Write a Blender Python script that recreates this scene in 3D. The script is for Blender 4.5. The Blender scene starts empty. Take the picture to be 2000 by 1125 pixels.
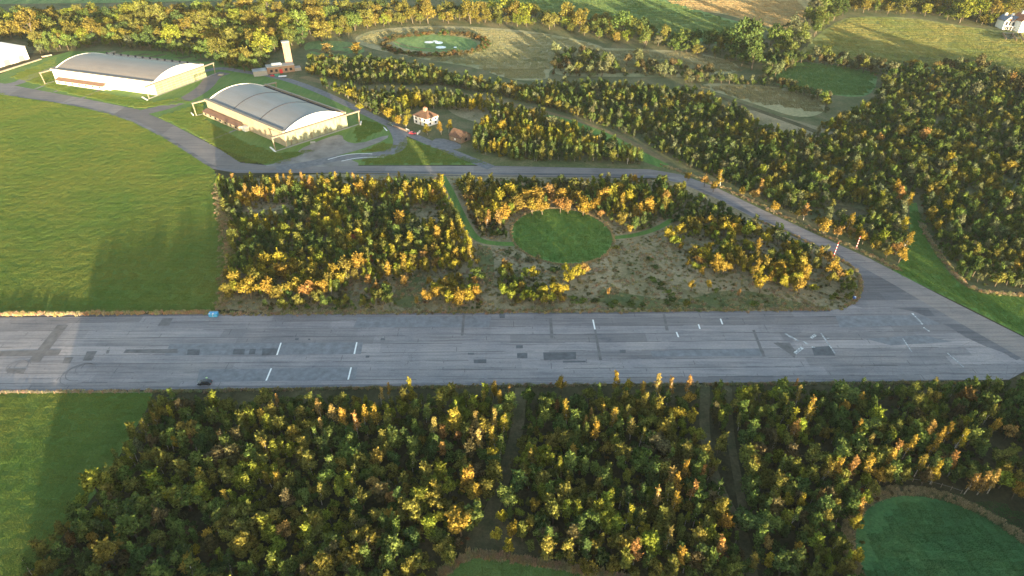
import bpy, bmesh, math, random
import numpy as np
from mathutils import Vector, Matrix, noise
from mathutils.geometry import tessellate_polygon
R = math.radians
S = bpy.context.scene
COL = S.collection

# ------------------------------------------------------------------ camera
CH, CP, CF = 135.0, R(34.0), 1250.0      # height, pitch down, focal length in photo pixels
cd = bpy.data.cameras.new("camera"); cam = bpy.data.objects.new("camera", cd); COL.objects.link(cam)
cam.location = (0, 0, CH); cam.rotation_euler = (math.pi/2 - CP, 0, 0)
cd.sensor_width = 36; cd.lens = 36*CF/2000; cd.clip_start = 1; cd.clip_end = 8000
S.camera = cam
# ------------------------------------------------------------------ sky and sun
SUN_EL, SUN_AZ = R(3.1), R(22.4)          # the light comes from behind the camera, off to the right
w = bpy.data.worlds.new("World"); S.world = w; w.use_nodes = True
nt = w.node_tree; bg = nt.nodes["Background"]
sky = nt.nodes.new("ShaderNodeTexSky"); sky.sky_type = 'NISHITA'; sky.sun_disc = False
sky.sun_elevation = SUN_EL; sky.sun_rotation = math.pi - SUN_AZ
sky.altitude = 200; sky.air_density = 1.0; sky.dust_density = 1.0; sky.ozone_density = 1.0
nt.links.new(sky.outputs[0], bg.inputs[0]); bg.inputs[1].default_value = 0.15
sd = bpy.data.lights.new("sun", 'SUN'); sun = bpy.data.objects.new("sun", sd); COL.objects.link(sun)
sd.energy = 3.6; sd.angle = R(0.7); sd.color = (1.0, 0.80, 0.50)
tosun = Vector((math.sin(SUN_AZ)*math.cos(SUN_EL), -math.cos(SUN_AZ)*math.cos(SUN_EL), math.sin(SUN_EL)))
sun.rotation_euler = tosun.to_track_quat('Z', 'Y').to_euler()
S.view_settings.view_transform = 'Standard'; S.view_settings.look = 'None'
S.view_settings.exposure = 2.82; S.view_settings.gamma = 1.0
S.cycles.max_bounces = 5; S.cycles.diffuse_bounces = 3; S.cycles.transparent_max_bounces = 4
S.cycles.use_denoising = True; S.cycles.denoising_input_passes = 'RGB_ALBEDO_NORMAL'; S.cycles.denoising_prefilter = 'ACCURATE'

# ------------------------------------------------------------------ terrain and surveying
def hz(x, y):
    """terrain height: level airfield, the land beyond rises gently"""
    if y < 520: return 0.0
    t = y-520
    return 0.075*t*t/(t+60) if t < 700 else 0.075*700*700/760 + 0.04*(t-700)
cp, sp = math.cos(CP), math.sin(CP)
def ray(px, py):
    dx = (px-1000)/CF; dy = -(py-562.5)/CF
    return dx, cp+dy*sp, -sp+dy*cp
def P(px, py, z=0.0):
    """point of the terrain (raised by z) at a survey position"""
    a, b, c = ray(px, py)
    t = (z-CH)/c
    for _ in range(12):
        g = hz(a*t, b*t)+z
        t2 = (g-CH)/c
        if abs(t2-t) < .01: t = t2; break
        t = .5*t+.5*t2
    return a*t, b*t
def proj(x, y, z):
    v = (x, y*cp-(z-CH)*sp, y*sp+(z-CH)*cp)      # right, forward, up
    return 1000+CF*v[0]/v[1], 562.5-CF*v[2]/v[1], v[1]
def PV(px, py, dz=0.0):
    x, y = P(px, py); return Vector((x, y, hz(x, y)+dz))

# ------------------------------------------------------------------ tags
def tag(o, label=None, cat=None, group=None, kind=None):
    if label: o["label"] = label
    if cat: o["category"] = cat
    if group: o["group"] = group
    if kind: o["kind"] = kind
    return o
def empty(name, loc, rz=0):
    o = bpy.data.objects.new(name, None); COL.objects.link(o); o.location = loc; o.rotation_euler = (0, 0, rz)
    o.empty_display_size = .5
    return o
# ------------------------------------------------------------------ materials
def mat(name, rough=.9, spec=.2):
    m = bpy.data.materials.new(name); m.use_nodes = True
    b = m.node_tree.nodes["Principled BSDF"]; b.inputs["Roughness"].default_value = rough
    b.inputs["Specular IOR Level"].default_value = spec
    return m, m.node_tree, b
def N(nt, t, **k):
    n = nt.nodes.new(t)
    for a, v in k.items():
        if a in n.inputs.keys() if hasattr(n.inputs, 'keys') else False: n.inputs[a].default_value = v
        else: setattr(n, a, v)
    return n
def coords(nt, scale=(1, 1, 1), rot=0.0, kind="Object"):
    tc = nt.nodes.new("ShaderNodeTexCoord"); mp = nt.nodes.new("ShaderNodeMapping")
    mp.inputs["Scale"].default_value = scale; mp.inputs["Rotation"].default_value = (0, 0, rot)
    nt.links.new(tc.outputs[kind], mp.inputs[0]); return mp.outputs[0]
def noi(nt, vec, scale, detail=5, rough=.6, dist=0):
    n = nt.nodes.new("ShaderNodeTexNoise"); n.inputs["Scale"].default_value = scale; n.inputs["Detail"].default_value = detail
    n.inputs["Roughness"].default_value = rough; n.inputs["Distortion"].default_value = dist
    nt.links.new(vec, n.inputs["Vector"]); return n.outputs["Fac"]
def ramp(nt, fac, stops):
    r = nt.nodes.new("ShaderNodeValToRGB"); cr = r.color_ramp
    while len(cr.elements) < len(stops): cr.elements.new(.5)
    for e, (p, c) in zip(cr.elements, stops): e.position = p; e.color = (*c, 1) if len(c) == 3 else c
    nt.links.new(fac, r.inputs[0]); return r.outputs[0]
def mix(nt, fac, a, b, mode='MIX'):
    m = nt.nodes.new("ShaderNodeMix"); m.data_type = 'RGBA'; m.blend_type = mode
    for sock, v in ((m.inputs[0], fac), (m.inputs[6], a), (m.inputs[7], b)):
        if isinstance(v, (int, float)): sock.default_value = v
        elif isinstance(v, tuple): sock.default_value = (*v, 1) if len(v) == 3 else v
        else: nt.links.new(v, sock)
    return m.outputs[2]
def mth(nt, op, a, b=0.0, c=None):
    m = nt.nodes.new("ShaderNodeMath"); m.operation = op
    for i, v in enumerate((a, b) if c is None else (a, b, c)):
        if isinstance(v, (int, float)): m.inputs[i].default_value = v
        else: nt.links.new(v, m.inputs[i])
    return m.outputs[0]
def bump(nt, b, h, dist=.1, strength=.6):
    n = nt.nodes.new("ShaderNodeBump"); n.inputs["Distance"].default_value = dist; n.inputs["Strength"].default_value = strength
    nt.links.new(h, n.inputs["Height"]); nt.links.new(n.outputs[0], b.inputs["Normal"])
def simple(name, col, rough=.7, spec=.3, metal=0.0, var=.12, scale=1.5):
    m, nt, b = mat(name, rough, spec); b.inputs["Metallic"].default_value = metal
    f = noi(nt, coords(nt), scale, 4)
    lo = tuple(c*(1-var) for c in col); hi = tuple(min(1, c*(1+var)) for c in col)
    nt.links.new(ramp(nt, f, [(.3, lo), (.7, hi)]), b.inputs["Base Color"]); return m

def grass_mat(name, a, b_, c, sc=.05, stripe=None, hgt=.25, fine=1.2):
    """short grass: broad tone patches, mowing lines, fine tuft grain"""
    m, nt, b = mat(name, .95, .1)
    v = coords(nt)
    col = ramp(nt, noi(nt, v, sc, 6, .62, .6), [(.32, a), (.5, b_), (.68, c)])
    if stripe:
        ang, ln, st = stripe
        vs = coords(nt, (ln, .03*ln, 1), ang)
        f = noi(nt, vs, 1.0, 3, .6)
        col = mix(nt, st, col, ramp(nt, f, [(.35, tuple(x*.55 for x in a)), (.65, tuple(min(1, x*1.45) for x in c))]))
    g = noi(nt, v, fine, 6, .75)
    col = mix(nt, .6, col, ramp(nt, g, [(.3, (.35, .4, .35)), (.7, (1.5, 1.45, 1.3))]), 'MULTIPLY')
    nt.links.new(col, b.inputs["Base Color"])
    bump(nt, b, mth(nt, 'ADD', mth(nt, 'MULTIPLY', noi(nt, v, .5, 3), .7), g), hgt, .8)
    return m
M = {}
M['litter'] = grass_mat('woodland_litter', (.032, .034, .018), (.055, .052, .028), (.095, .084, .046), .09, None, .5, .9)
M['rough'] = grass_mat('rough_meadow', (.150, .145, .080), (.265, .225, .145), (.350, .290, .195), .07, None, .6, .8)
M['roughgreen'] = grass_mat('green_rough', (.07, .10, .042), (.12, .135, .06), (.19, .17, .09), .07, None, .5, .8)
M['air'] = grass_mat('airfield_grass', (.090, .185, .046), (.120, .200, .050), (.170, .215, .056), .016, (R(8), .10, .12), .7, 2.0)
M['lawn'] = grass_mat('mown_grass', (.095, .185, .052), (.120, .200, .060), (.160, .215, .070), .04, (R(-20), .5, .16), .3, 1.8)
M['green'] = grass_mat('green_sward', (.078, .175, .046), (.105, .205, .054), (.145, .225, .062), .06, (R(30), .45, .2), .3, 1.3)
M['dark_sward'] = grass_mat('dark_sward', (.042, .120, .046), (.058, .148, .054), (.085, .170, .060), .06, None, .5, 1.0)
M['scrub'] = grass_mat('scrub_grass', (.07, .095, .042), (.125, .130, .066), (.19, .165, .095), .05, None, .5, .8)
M['ridegrass'] = grass_mat('ride_grass', (.058, .066, .034), (.095, .088, .050), (.145, .122, .074), .12, None, .5, .9)
M['farfield'] = grass_mat('far_field', (.14, .205, .06), (.22, .24, .085), (.30, .275, .105), .014, (R(85), .10, .35), .6, .35)
M['fartan'] = grass_mat('far_rough', (.21, .225, .115), (.29, .275, .16), (.36, .32, .20), .015, None, .5, .4)
M['stubble'] = grass_mat('stubble', (.24, .19, .09), (.34, .265, .12), (.43, .33, .16), .02, (R(20), .12, .4), .4, .3)
M['shadegreen'] = grass_mat('pasture', (.098, .195, .072), (.13, .22, .085), (.175, .235, .095), .02, (R(-35), .12, .3), .4, .5)
M['track'] = grass_mat('dry_track', (.13, .11, .06), (.20, .16, .09), (.26, .20, .115), .1, None, .3, .9)
M['straw'] = simple('straw', (.34, .25, .12), .9, .1)

RW = math.atan2(*(lambda a, b: (b[1]-a[1], b[0]-a[0]))(P(0, 620), P(1640, 606)))
def paving_mat(name, base, lane=4.6, warm=.0, ang=RW, dark=.5, seam=.5):
    m, nt, b = mat(name, .85, .25)
    v = coords(nt, (1, 1, 1), -ang)
    sep = nt.nodes.new("ShaderNodeSeparateXYZ"); nt.links.new(v, sep.inputs[0])
    u = mth(nt, 'DIVIDE', sep.outputs[1], lane)
    lid = mth(nt, 'FLOOR', u)
    # lengthwise bays: each lane breaks at its own places
    wn = nt.nodes.new("ShaderNodeTexWhiteNoise"); wn.noise_dimensions = '1D'; nt.links.new(lid, wn.inputs["W"])
    bay = mth(nt, 'FLOOR', mth(nt, 'ADD', mth(nt, 'DIVIDE', sep.outputs[0], 46.0), mth(nt, 'MULTIPLY', wn.outputs["Value"], 9.0)))
    wn2 = nt.nodes.new("ShaderNodeTexWhiteNoise"); wn2.noise_dimensions = '2D'
    cb = nt.nodes.new("ShaderNodeCombineXYZ"); nt.links.new(lid, cb.inputs[0]); nt.links.new(bay, cb.inputs[1]); nt.links.new(cb.outputs[0], wn2.inputs["Vector"])
    tone = mth(nt, 'ADD', mth(nt, 'MULTIPLY', wn.outputs["Value"], .55), mth(nt, 'MULTIPLY', wn2.outputs["Value"], .45))
    k = base
    col = ramp(nt, tone, [(.1, tuple(x*.66 for x in k)), (.5, k), (.9, (k[0]*1.26, k[1]*1.22, k[2]*1.18))])
    # weathering streaks along the lanes
    vs = coords(nt, (.035, .9, 1), -ang)
    st = noi(nt, vs, 1.0, 6, .7, .3)
    col = mix(nt, .75, col, ramp(nt, st, [(.30, (.44, .44, .47)), (.47, (.92, .92, .94)), (.7, (1.32, 1.28, 1.24))]), 'MULTIPLY')
    bl = noi(nt, coords(nt), .06, 6, .65, .5)
    col = mix(nt, .65, col, ramp(nt, bl, [(.3, (.66, .68, .74)), (.55, (1.03, 1.0, .98)), (.72, (1.22, 1.13, 1.05))]), 'MULTIPLY')
    gr = noi(nt, coords(nt), 1.6, 7, .8)
    col = mix(nt, .5, col, ramp(nt, gr, [(.3, (.6, .6, .62)), (.7, (1.25, 1.25, 1.25))]), 'MULTIPLY')
    # joints between lanes, broken up
    fr = mth(nt, 'ABSOLUTE', mth(nt, 'SUBTRACT', mth(nt, 'FRACT', u), .5))
    wob = mth(nt, 'MULTIPLY', noi(nt, coords(nt, (.05, .05, 1)), 1.0, 4), .10)
    line = mth(nt, 'GREATER_THAN', mth(nt, 'SUBTRACT', fr, mth(nt, 'MULTIPLY', wob, .35)), .455)
    brk = mth(nt, 'GREATER_THAN', noi(nt, coords(nt, (.045, .25, 1), -ang), 1.0, 4, .75), .47)
    col = mix(nt, mth(nt, 'MULTIPLY', mth(nt, 'MULTIPLY', line, brk), seam), col, (.028, .029, .033))
    # transverse joints
    fx = mth(nt, 'ABSOLUTE', mth(nt, 'SUBTRACT', mth(nt, 'FRACT', mth(nt, 'ADD', mth(nt, 'DIVIDE', sep.outputs[0], 11.5), mth(nt, 'MULTIPLY', wn.outputs["Value"], 5.0))), .5))
    lx = mth(nt, 'GREATER_THAN', fx, .490)
    brx = mth(nt, 'GREATER_THAN', noi(nt, coords(nt, (.09, .3, 1), 1.3), 1.0, 3, .6), .56)
    col = mix(nt, mth(nt, 'MULTIPLY', mth(nt, 'MULTIPLY', lx, brx), seam*.9), col, (.035, .036, .04))
    # fine cracks
    vo = nt.nodes.new("ShaderNodeTexVoronoi"); vo.feature = 'DISTANCE_TO_EDGE'; vo.inputs["Scale"].default_value = .17
    wv = mix(nt, .06, coords(nt), N(nt, "ShaderNodeTexNoise").outputs["Color"])
    nt.links.new(wv, vo.inputs["Vector"])
    ck = mth(nt, 'LESS_THAN', vo.outputs["Distance"], .010)
    ckm = mth(nt, 'GREATER_THAN', noi(nt, coords(nt), .035, 3), .57)
    col = mix(nt, mth(nt, 'MULTIPLY', mth(nt, 'MULTIPLY', ck, ckm), .22), col, (.04, .04, .045))
    # dark stained spots
    sp_ = noi(nt, coords(nt, (.22, .9, 1), -ang), 1.0, 5, .7, .8)
    col = mix(nt, mth(nt, 'MULTIPLY', mth(nt, 'GREATER_THAN', sp_, .672), .45), col, (.045, .046, .052))
    nt.links.new(col, b.inputs["Base Color"])
    bump(nt, b, gr, .02, .4)
    return m
M['runway'] = paving_mat('runway_paving', (.276, .262, .272), 4.4, seam=.55)
M['taxi'] = paving_mat('taxiway_paving', (.245, .222, .215), 300.0, seam=0.0)
M['turnpad'] = paving_mat('worn_tarmac', (.170, .168, .182), 5.0, seam=.25)
M['tarmac'] = simple('road_tarmac', (.155, .158, .17), .9, .2, var=.25, scale=.4)
M['apron'] = simple('apron_concrete', (.20, .19, .18), .9, .2, var=.35, scale=.12)
def patch_mat(name, c): return simple(name, c, .9, .2, var=.22, scale=.5)
M['patch_dark'] = patch_mat('dark_asphalt_patch', (.115, .118, .130))
M['patch_mid'] = patch_mat('asphalt_patch', (.188, .192, .212))
M['patch_warm'] = patch_mat('brown_asphalt_patch', (.150, .142, .146))
def worn_paint(name, thr):
    m, nt, b = mat(name, .8, .2)
    f = noi(nt, coords(nt), 1.1, 6, .8)
    nt.links.new(ramp(nt, f, [(thr-.03, (.27, .28, .30)), (thr+.03, (.80, .80, .80))]), b.inputs["Base Color"]); return m
M['paint'] = worn_paint('white_line_paint', .36)
M['paint_worn'] = worn_paint('worn_white_paint', .545)
M['track_mark'] = simple('tyre_mark', (.17, .165, .175), .9, .1)

# ------------------------------------------------------------------ sheets on the ground
def smooth(poly, it=2, closed=True):
    for _ in range(it):
        q = []; n = len(poly)
        for i in range(n if closed else n-1):
            a, b = poly[i], poly[(i+1) % n]
            q += [(a[0]*.75+b[0]*.25, a[1]*.75+b[1]*.25), (a[0]*.25+b[0]*.75, a[1]*.25+b[1]*.75)]
        if not closed: q = [poly[0]]+q+[poly[-1]]
        poly = q
    return poly
def sheet_from_world(name, pts, m, dz, kind='structure'):
    bm = bmesh.new()
    vs = [bm.verts.new((x, y, 0)) for x, y in pts]
    for t in tessellate_polygon([[Vector((x, y, 0)) for x, y in pts]]):
        try: bm.faces.new([vs[i] for i in t])
        except ValueError: pass
    if max(p[1] for p in pts) > 500:
        for _ in range(8):
            es = [e for e in bm.edges if e.calc_length() > 22 and max(e.verts[0].co.y, e.verts[1].co.y) > 500]
            if not es: break
            bmesh.ops.subdivide_edges(bm, edges=es, cuts=1)
            bmesh.ops.triangulate(bm, faces=[f for f in bm.faces if len(f.verts) > 3])
    for v in bm.verts:
        v.co.z = hz(v.co.x, v.co.y)+dz + (.12 if v.co.y > 500 else 0)
    bm.normal_update()
    for f in bm.faces:
        if f.normal.z < 0: f.normal_flip()
    me = bpy.data.meshes.new(name); bm.to_mesh(me); bm.free(); me.materials.append(m)
    o = bpy.data.objects.new(name, me); COL.objects.link(o); o["kind"] = kind; return o
def sheet(name, poly, m, dz, sm=0):
    if sm: poly = smooth(poly, sm)
    return sheet_from_world(name, [P(*p) for p in poly], m, dz)
def ribbon(name, line, width, m, dz, sm=2):
    """a path of the given width in metres along survey points"""
    pts = [Vector((*P(*p), 0)) for p in smooth(line, sm, False)]
    L, Rr = [], []
    for i, p in enumerate(pts):
        d = (pts[min(i+1, len(pts)-1)]-pts[max(i-1, 0)]); d.z = 0; d.normalize()
        n = Vector((-d.y, d.x, 0))*width/2; L.append(p+n); Rr.append(p-n)
    return sheet_from_world(name, [(p.x, p.y) for p in L+Rr[::-1]], m, dz)

# base ground: one sheet to beyond the horizon of the valley
def base_ground():
    ys = list(np.arange(-700, 500, 100.0))+list(np.arange(500, 1300, 20.0))+list(np.arange(1300, 5001, 185.0))
    xs = list(np.arange(-3500, 3501, 250.0))
    vs = [(x, y, hz(x, y)) for y in ys for x in xs]; nx = len(xs)
    fs = [(j*nx+i, j*nx+i+1, (j+1)*nx+i+1, (j+1)*nx+i) for j in range(len(ys)-1) for i in range(nx-1)]
    me = bpy.data.meshes.new('ground'); me.from_pydata(vs, [], fs); me.materials.append(M['litter'])
    o = bpy.data.objects.new('ground', me); COL.objects.link(o); o['kind'] = 'structure'
base_ground()
# grass fields
sheet('airfield_grass_field', [(-500, 150), (0, 185), (60, 193), (130, 203), (200, 216), (250, 233), (310, 263), (370, 299), (418, 332), (424, 350),
      (424, 400), (436, 440), (448, 500), (440, 560), (424, 608), (0, 614), (-900, 622), (-900, 300)], M['air'], .05)
sheet('mown_field', [(-900, 772), (0, 768), (300, 765), (286, 800), (240, 880), (190, 960), (120, 1050), (50, 1125), (10, 1300), (-60, 1600), (-900, 1500)], M['air'], .05)
sheet('rough_grass_verge', [(420, 338), (1290, 342), (1420, 390), (1560, 462), (1655, 512), (1678, 545), (1678, 575), (1655, 600), (1620, 607), (1000, 612), (424, 616),
      (436, 560), (448, 500), (440, 440), (426, 400)], M['rough'], .03, 1)
sheet('green_rough_patch', [(925, 480), (965, 480), (965, 560), (945, 560)], M['roughgreen'], .045, 2)
sheet('green_rough_patch', [(1160, 560), (1230, 575), (1330, 590), (1430, 560), (1560, 590), (1600, 603), (1180, 608)], M['roughgreen'], .045, 2)
sheet('green_rough_patch', [(780, 545), (835, 530), (830, 600), (760, 602)], M['roughgreen'], .045, 2)
def world_circle(cx, cy, ex, n=64, wob=0):
    c = P(cx, cy); e = P(ex, cy); r = math.hypot(e[0]-c[0], e[1]-c[1])
    return [(c[0]+r*(1+wob*math.sin(3*a))*math.cos(a), c[1]+r*(1+wob*math.sin(3*a))*math.sin(a)) for a in [2*math.pi*i/n for i in range(n)]], c, r
def ell(cx, cy, a, b, rot=0, n=56):
    c, s = math.cos(R(rot)), math.sin(R(rot))
    return [(cx+a*math.cos(t)*c-b*math.sin(t)*s, cy+a*math.cos(t)*s+b*math.sin(t)*c) for t in [2*math.pi*i/n for i in range(n)]]
sheet('mown_circle', ell(1098, 462, 99.5, 53, 6), M['green'], .07)
circ2, c2, r2 = world_circle(1868, 1118, 2048)
sheet_from_world('mown_circle', circ2, M['dark_sward'], .07)
ring2 = sheet_from_world('grass_margin', [(c2[0]+(x-c2[0])*1.16, c2[1]+(y-c2[1])*1.16) for x, y in circ2], M['ridegrass'], .03)
ribbon('mown_path', [(863, 343), (878, 368), (897, 410), (918, 452), (935, 470), (965, 476), (1010, 477)], 3.2, M['green'], .06)
ribbon('mown_path', [(1190, 465), (1235, 461), (1280, 449), (1315, 428)], 2.8, M['green'], .06)
sheet('grass_wedge', [(1776, 396), (1790, 396), (1800, 440), (1822, 480), (1850, 522), (1885, 558), (1930, 572), (2300, 582), (2300, 840), (2000, 657), (1900, 606), (1800, 557), (1742, 530), (1765, 505), (1778, 470)], M['green'], .05)
ribbon('dry_edge', [(1796, 430), (1822, 482), (1852, 526), (1888, 562), (1935, 577), (2200, 585)], 2.2, M['track'], .055)
sheet('corner_field', [(925, 1084), (1000, 1094), (1060, 1104), (1130, 1117), (1230, 1138), (1300, 1300), (700, 1400), (860, 1126)], M['lawn'], .05)
# rides through the near woods
ribbon('woodland_ride', [(1018, 758), (1010, 850), (985, 930), (960, 1000), (925, 1070)], 3.6, M['ridegrass'], .03)
sheet('woodland_ride', [(935, 1010), (985, 1000), (1010, 1050), (1080, 1095), (925, 1084), (905, 1062)], M['ridegrass'], .045, 1)
ribbon('woodland_ride', [(1378, 752), (1374, 850), (1400, 950), (1452, 1040), (1470, 1130)], 2.8, M['ridegrass'], .03)
ribbon('woodland_ride', [(1422, 752), (1425, 850), (1440, 930), (1452, 1000)], 2.2, M['ridegrass'], .034)
# verges by the taxiway and around the hangars
sheet('hangar_lawn', [(-300, 135), (0, 145), (60, 120), (140, 100), (420, 100), (480, 130), (590, 165), (760, 238), (775, 262), (960, 322), (520, 323), (430, 290), (330, 240), (270, 214), (150, 190), (0, 165), (-300, 150)], M['lawn'], .03)
sheet('verge', [(880, 292), (960, 306), (1260, 324), (1320, 330), (1430, 368), (1530, 418), (1640, 468), (1750, 520), (1740, 528), (1640, 486), (1530, 436), (1420, 384), (1310, 345), (960, 330), (900, 312)], M['roughgreen'], .04)
# grassy clearings and tracks north of the taxiway
ribbon('dry_track', [(590, 150), (700, 178), (790, 172), (870, 178), (960, 195), (1060, 218), (1150, 245), (1225, 275), (1300, 318)], 6.5, M['track'], .05)
sheet('green_ride', [(1062, 222), (1110, 232), (1195, 262), (1262, 300), (1320, 328), (1275, 326), (1215, 290), (1140, 256), (1075, 236)], M['green'], .06, 1)
ribbon('dry_track', [(1330, 165), (1480, 215), (1610, 262), (1700, 320)], 5.0, M['ridegrass'], .04)
sheet('clearing', [(870, 200), (960, 205), (1050, 250), (980, 252), (880, 225)], M['rough'], .03, 2)
sheet('clearing', [(1420, 205), (1560, 235), (1680, 275), (1580, 290), (1460, 250)], M['rough'], .03, 2)
sheet('clearing', [(600, 78), (700, 82), (720, 105), (640, 112), (590, 100)], M['shadegreen'], .03, 2)
sheet('clearing', [(1605, 395), (1700, 410), (1710, 440), (1640, 430)], M['ridegrass'], .03, 2)
# far fields
sheet('far_meadow', [(690, 72), (740, 56), (850, 50), (960, 54), (1060, 64), (1150, 82), (1190, 97), (1120, 116), (1070, 138), (1075, 156), (1000, 158), (930, 132), (860, 122), (760, 104), (700, 88)], M['fartan'], .05, 2)
sheet('sunk_ring_floor', ell(850, 85, 82, 17, 2), M['shadegreen'], .09)
sheet('far_meadow', [(1120, 92), (1240, 96), (1340, 100), (1430, 118), (1450, 140), (1380, 150), (1240, 150), (1090, 150), (1080, 135)], M['fartan'], .07, 2)
sheet('far_meadow', [(1345, 163), (1450, 163), (1560, 175), (1612, 192), (1612, 222), (1560, 232), (1480, 205)], M['fartan'], .05, 2)
sheet('green_paddock', [(1496, 152), (1545, 118), (1640, 128), (1716, 142), (1708, 178), (1680, 192), (1600, 182), (1520, 168)], M['shadegreen'], .05, 1)
sheet('far_field', [(1575, 88), (1620, 50), (1660, 32), (1780, 34), (1860, 48), (1960, 62), (2400, 90), (2400, 200), (2000, 160), (1900, 150), (1780, 130), (1640, 118), (1560, 105)], M['farfield'], .05, 1)
sheet('stubble_field', [(1290, -25), (1580, -25), (1590, 20), (1560, 52), (1530, 60), (1480, 48), (1420, 28), (1360, 22)], M['stubble'], .06, 1)
sheet('pasture', [(900, -12), (1290, -30), (1370, 24), (1480, 52), (1500, 84), (1400, 90), (1240, 50), (1080, 28), (900, 8)], M['shadegreen'], .05, 1)
sheet('far_field', [(-500, -60), (900, -60), (900, -6), (600, -4), (400, 2), (200, 6), (0, 8), (-500, 16)], M['shadegreen'], .05)
sheet('far_field', [(950, -130), (2600, -130), (2600, -40), (950, -40)], M['farfield'], .04)
# ------------------------------------------------------------------ taxiways, roads, runway
sheet('taxiway', [(-300, 145), (0, 162), (150, 190), (270, 214), (330, 240), (380, 266), (430, 292), (470, 318), (520, 323), (700, 324), (960, 324), (1270, 331), (1330, 341), (1400, 367),
      (1500, 415), (1600, 461), (1700, 506), (1850, 584), (2000, 659), (2300, 812), (2300, 900), (2000, 716), (1850, 628), (1700, 540), (1600, 488), (1500, 440), (1400, 388), (1330, 358), (1270, 346),
      (960, 342), (700, 338), (460, 338), (415, 330), (370, 299), (310, 263), (250, 233), (200, 216), (130, 203), (60, 193), (0, 185), (-300, 168)], M['taxi'], .07)
sheet('runway', [(-900, 626), (0, 620), (1000, 612), (1620, 607), (1655, 601), (1678, 578), (1682, 555), (1676, 538), (1700, 536), (1850, 624), (2000, 706), (2300, 880), (2300, 905), (2030, 716), (2000, 726), (1970, 742), (1760, 744), (1000, 751), (0, 766), (-900, 774)], M['runway'], .09)
sheet('worn_tarmac', [(1640, 500), (1700, 531), (1850, 618), (1990, 700), (1900, 668), (1840, 630), (1760, 600), (1660, 603), (1682, 575), (1680, 545), (1662, 522)], M['turnpad'], .11, 1)
for ln_, w_ in (([(-60, 180), (0, 183), (130, 201), (250, 231), (310, 261), (370, 297), (418, 329), (462, 335), (700, 335), (960, 339), (1270, 343), (1330, 355), (1400, 384)], 2.2), ([(1400, 384), (1500, 435), (1600, 482), (1700, 534), (1850, 622), (1990, 702)], 2.6), ([(700, 341), (960, 344), (1270, 347)], 1.0), ([(0, 617), (1000, 613.5), (1620, 608)], .9), ([(0, 763.5), (1000, 749), (1760, 742.5)], 1.2)):
    ribbon('worn_edge', ln_, w_, M['turnpad'], .115, 1)
sheet('scrub_grass', [(-500, 130), (-500, -140), (2600, -140), (2600, 570), (1930, 570), (1800, 545), (1640, 486), (1530, 436), (1420, 384), (1310, 345), (960, 330), (900, 312), (860, 288), (760, 238), (590, 165), (480, 130), (140, 100)], M['scrub'], .02)
# roads and pads round the hangars
ribbon('road', [(-60, 172), (30, 166), (60, 150), (110, 132), (150, 122)], 9, M['taxi'], .08)
ribbon('road', [(270, 222), (330, 208), (372, 190), (402, 170), (415, 150), (440, 142)], 11, M['taxi'], .08)
ribbon('road', [(395, 140), (430, 132), (480, 141), (545, 150), (620, 176), (700, 214), (762, 244), (800, 262), (860, 288), (960, 328)], 6, M['tarmac'], .08)
ribbon('road', [(762, 240), (780, 262), (783, 285), (765, 298), (720, 305), (660, 308), (600, 322), (540, 330)], 8, M['tarmac'], .10)
sheet('apron', [(575, 296), (640, 268), (668, 262), (672, 276), (700, 282), (760, 262), (756, 272), (700, 294), (640, 308), (560, 322), (520, 322), (600, 300)], M['apron'], .09, 1)
sheet('apron', [(520, 322), (640, 300), (700, 316), (700, 326), (520, 326)], M['apron'], .085, 1)
ribbon('footpath', [(470, 250), (420, 270), (396, 274)], 1.6, M['apron'], .06, 0)
ribbon('footpath', [(208, 170), (160, 192), (118, 203)], 2.2, M['apron'], .09, 0)
ribbon('footpath', [(146, 164), (105, 180)], 2.0, M['apron'], .06, 0)
ribbon('footpath', [(115, 157), (68, 174)], 2.0, M['apron'], .06, 0)
sheet('apron', [(855, 268), (900, 280), (900, 292), (870, 290), (840, 278)], M['tarmac'], .075, 1)
ribbon('kerb_line', [(640, 312), (676, 302), (705, 300), (727, 301)], .5, M['paint'], .13, 2)
ribbon('kerb_line', [(667, 315), (700, 308), (750, 307)], .5, M['paint'], .13, 2)
ribbon('kerb_line', [(749, 248), (756, 256)], .8, M['paint'], .13, 0)

def polys_object(name, polys, m, dz):
    vs, fs = [], []
    for p in polys:
        q = [P(*c) for c in p]; k = len(vs)
        vs += [(x, y, hz(x, y)+dz) for x, y in q]
        a = sum(q[i][0]*q[(i+1) % len(q)][1]-q[(i+1) % len(q)][0]*q[i][1] for i in range(len(q)))
        ids = list(range(k, k+len(q))); fs.append(ids if a > 0 else ids[::-1])
    me = bpy.data.meshes.new(name); me.from_pydata(vs, [], fs); me.materials.append(m)
    o = bpy.data.objects.new(name, me); COL.objects.link(o); o['kind'] = 'structure'; return o
polys_object('runway_patches', [[(332, 672), (709, 669), (705, 692), (322, 695)], [(390, 722), (698, 718), (694, 742), (384, 747)],
      [(1270, 686), (1488, 681), (1492, 695), (1275, 697)], [(1632, 618), (1800, 616), (1840, 634), (1640, 640)], [(700, 620), (960, 617), (955, 640), (690, 640)], [(1690, 662), (1800, 655), (1860, 668), (1740, 675)]], M['patch_mid'], .106)
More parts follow.
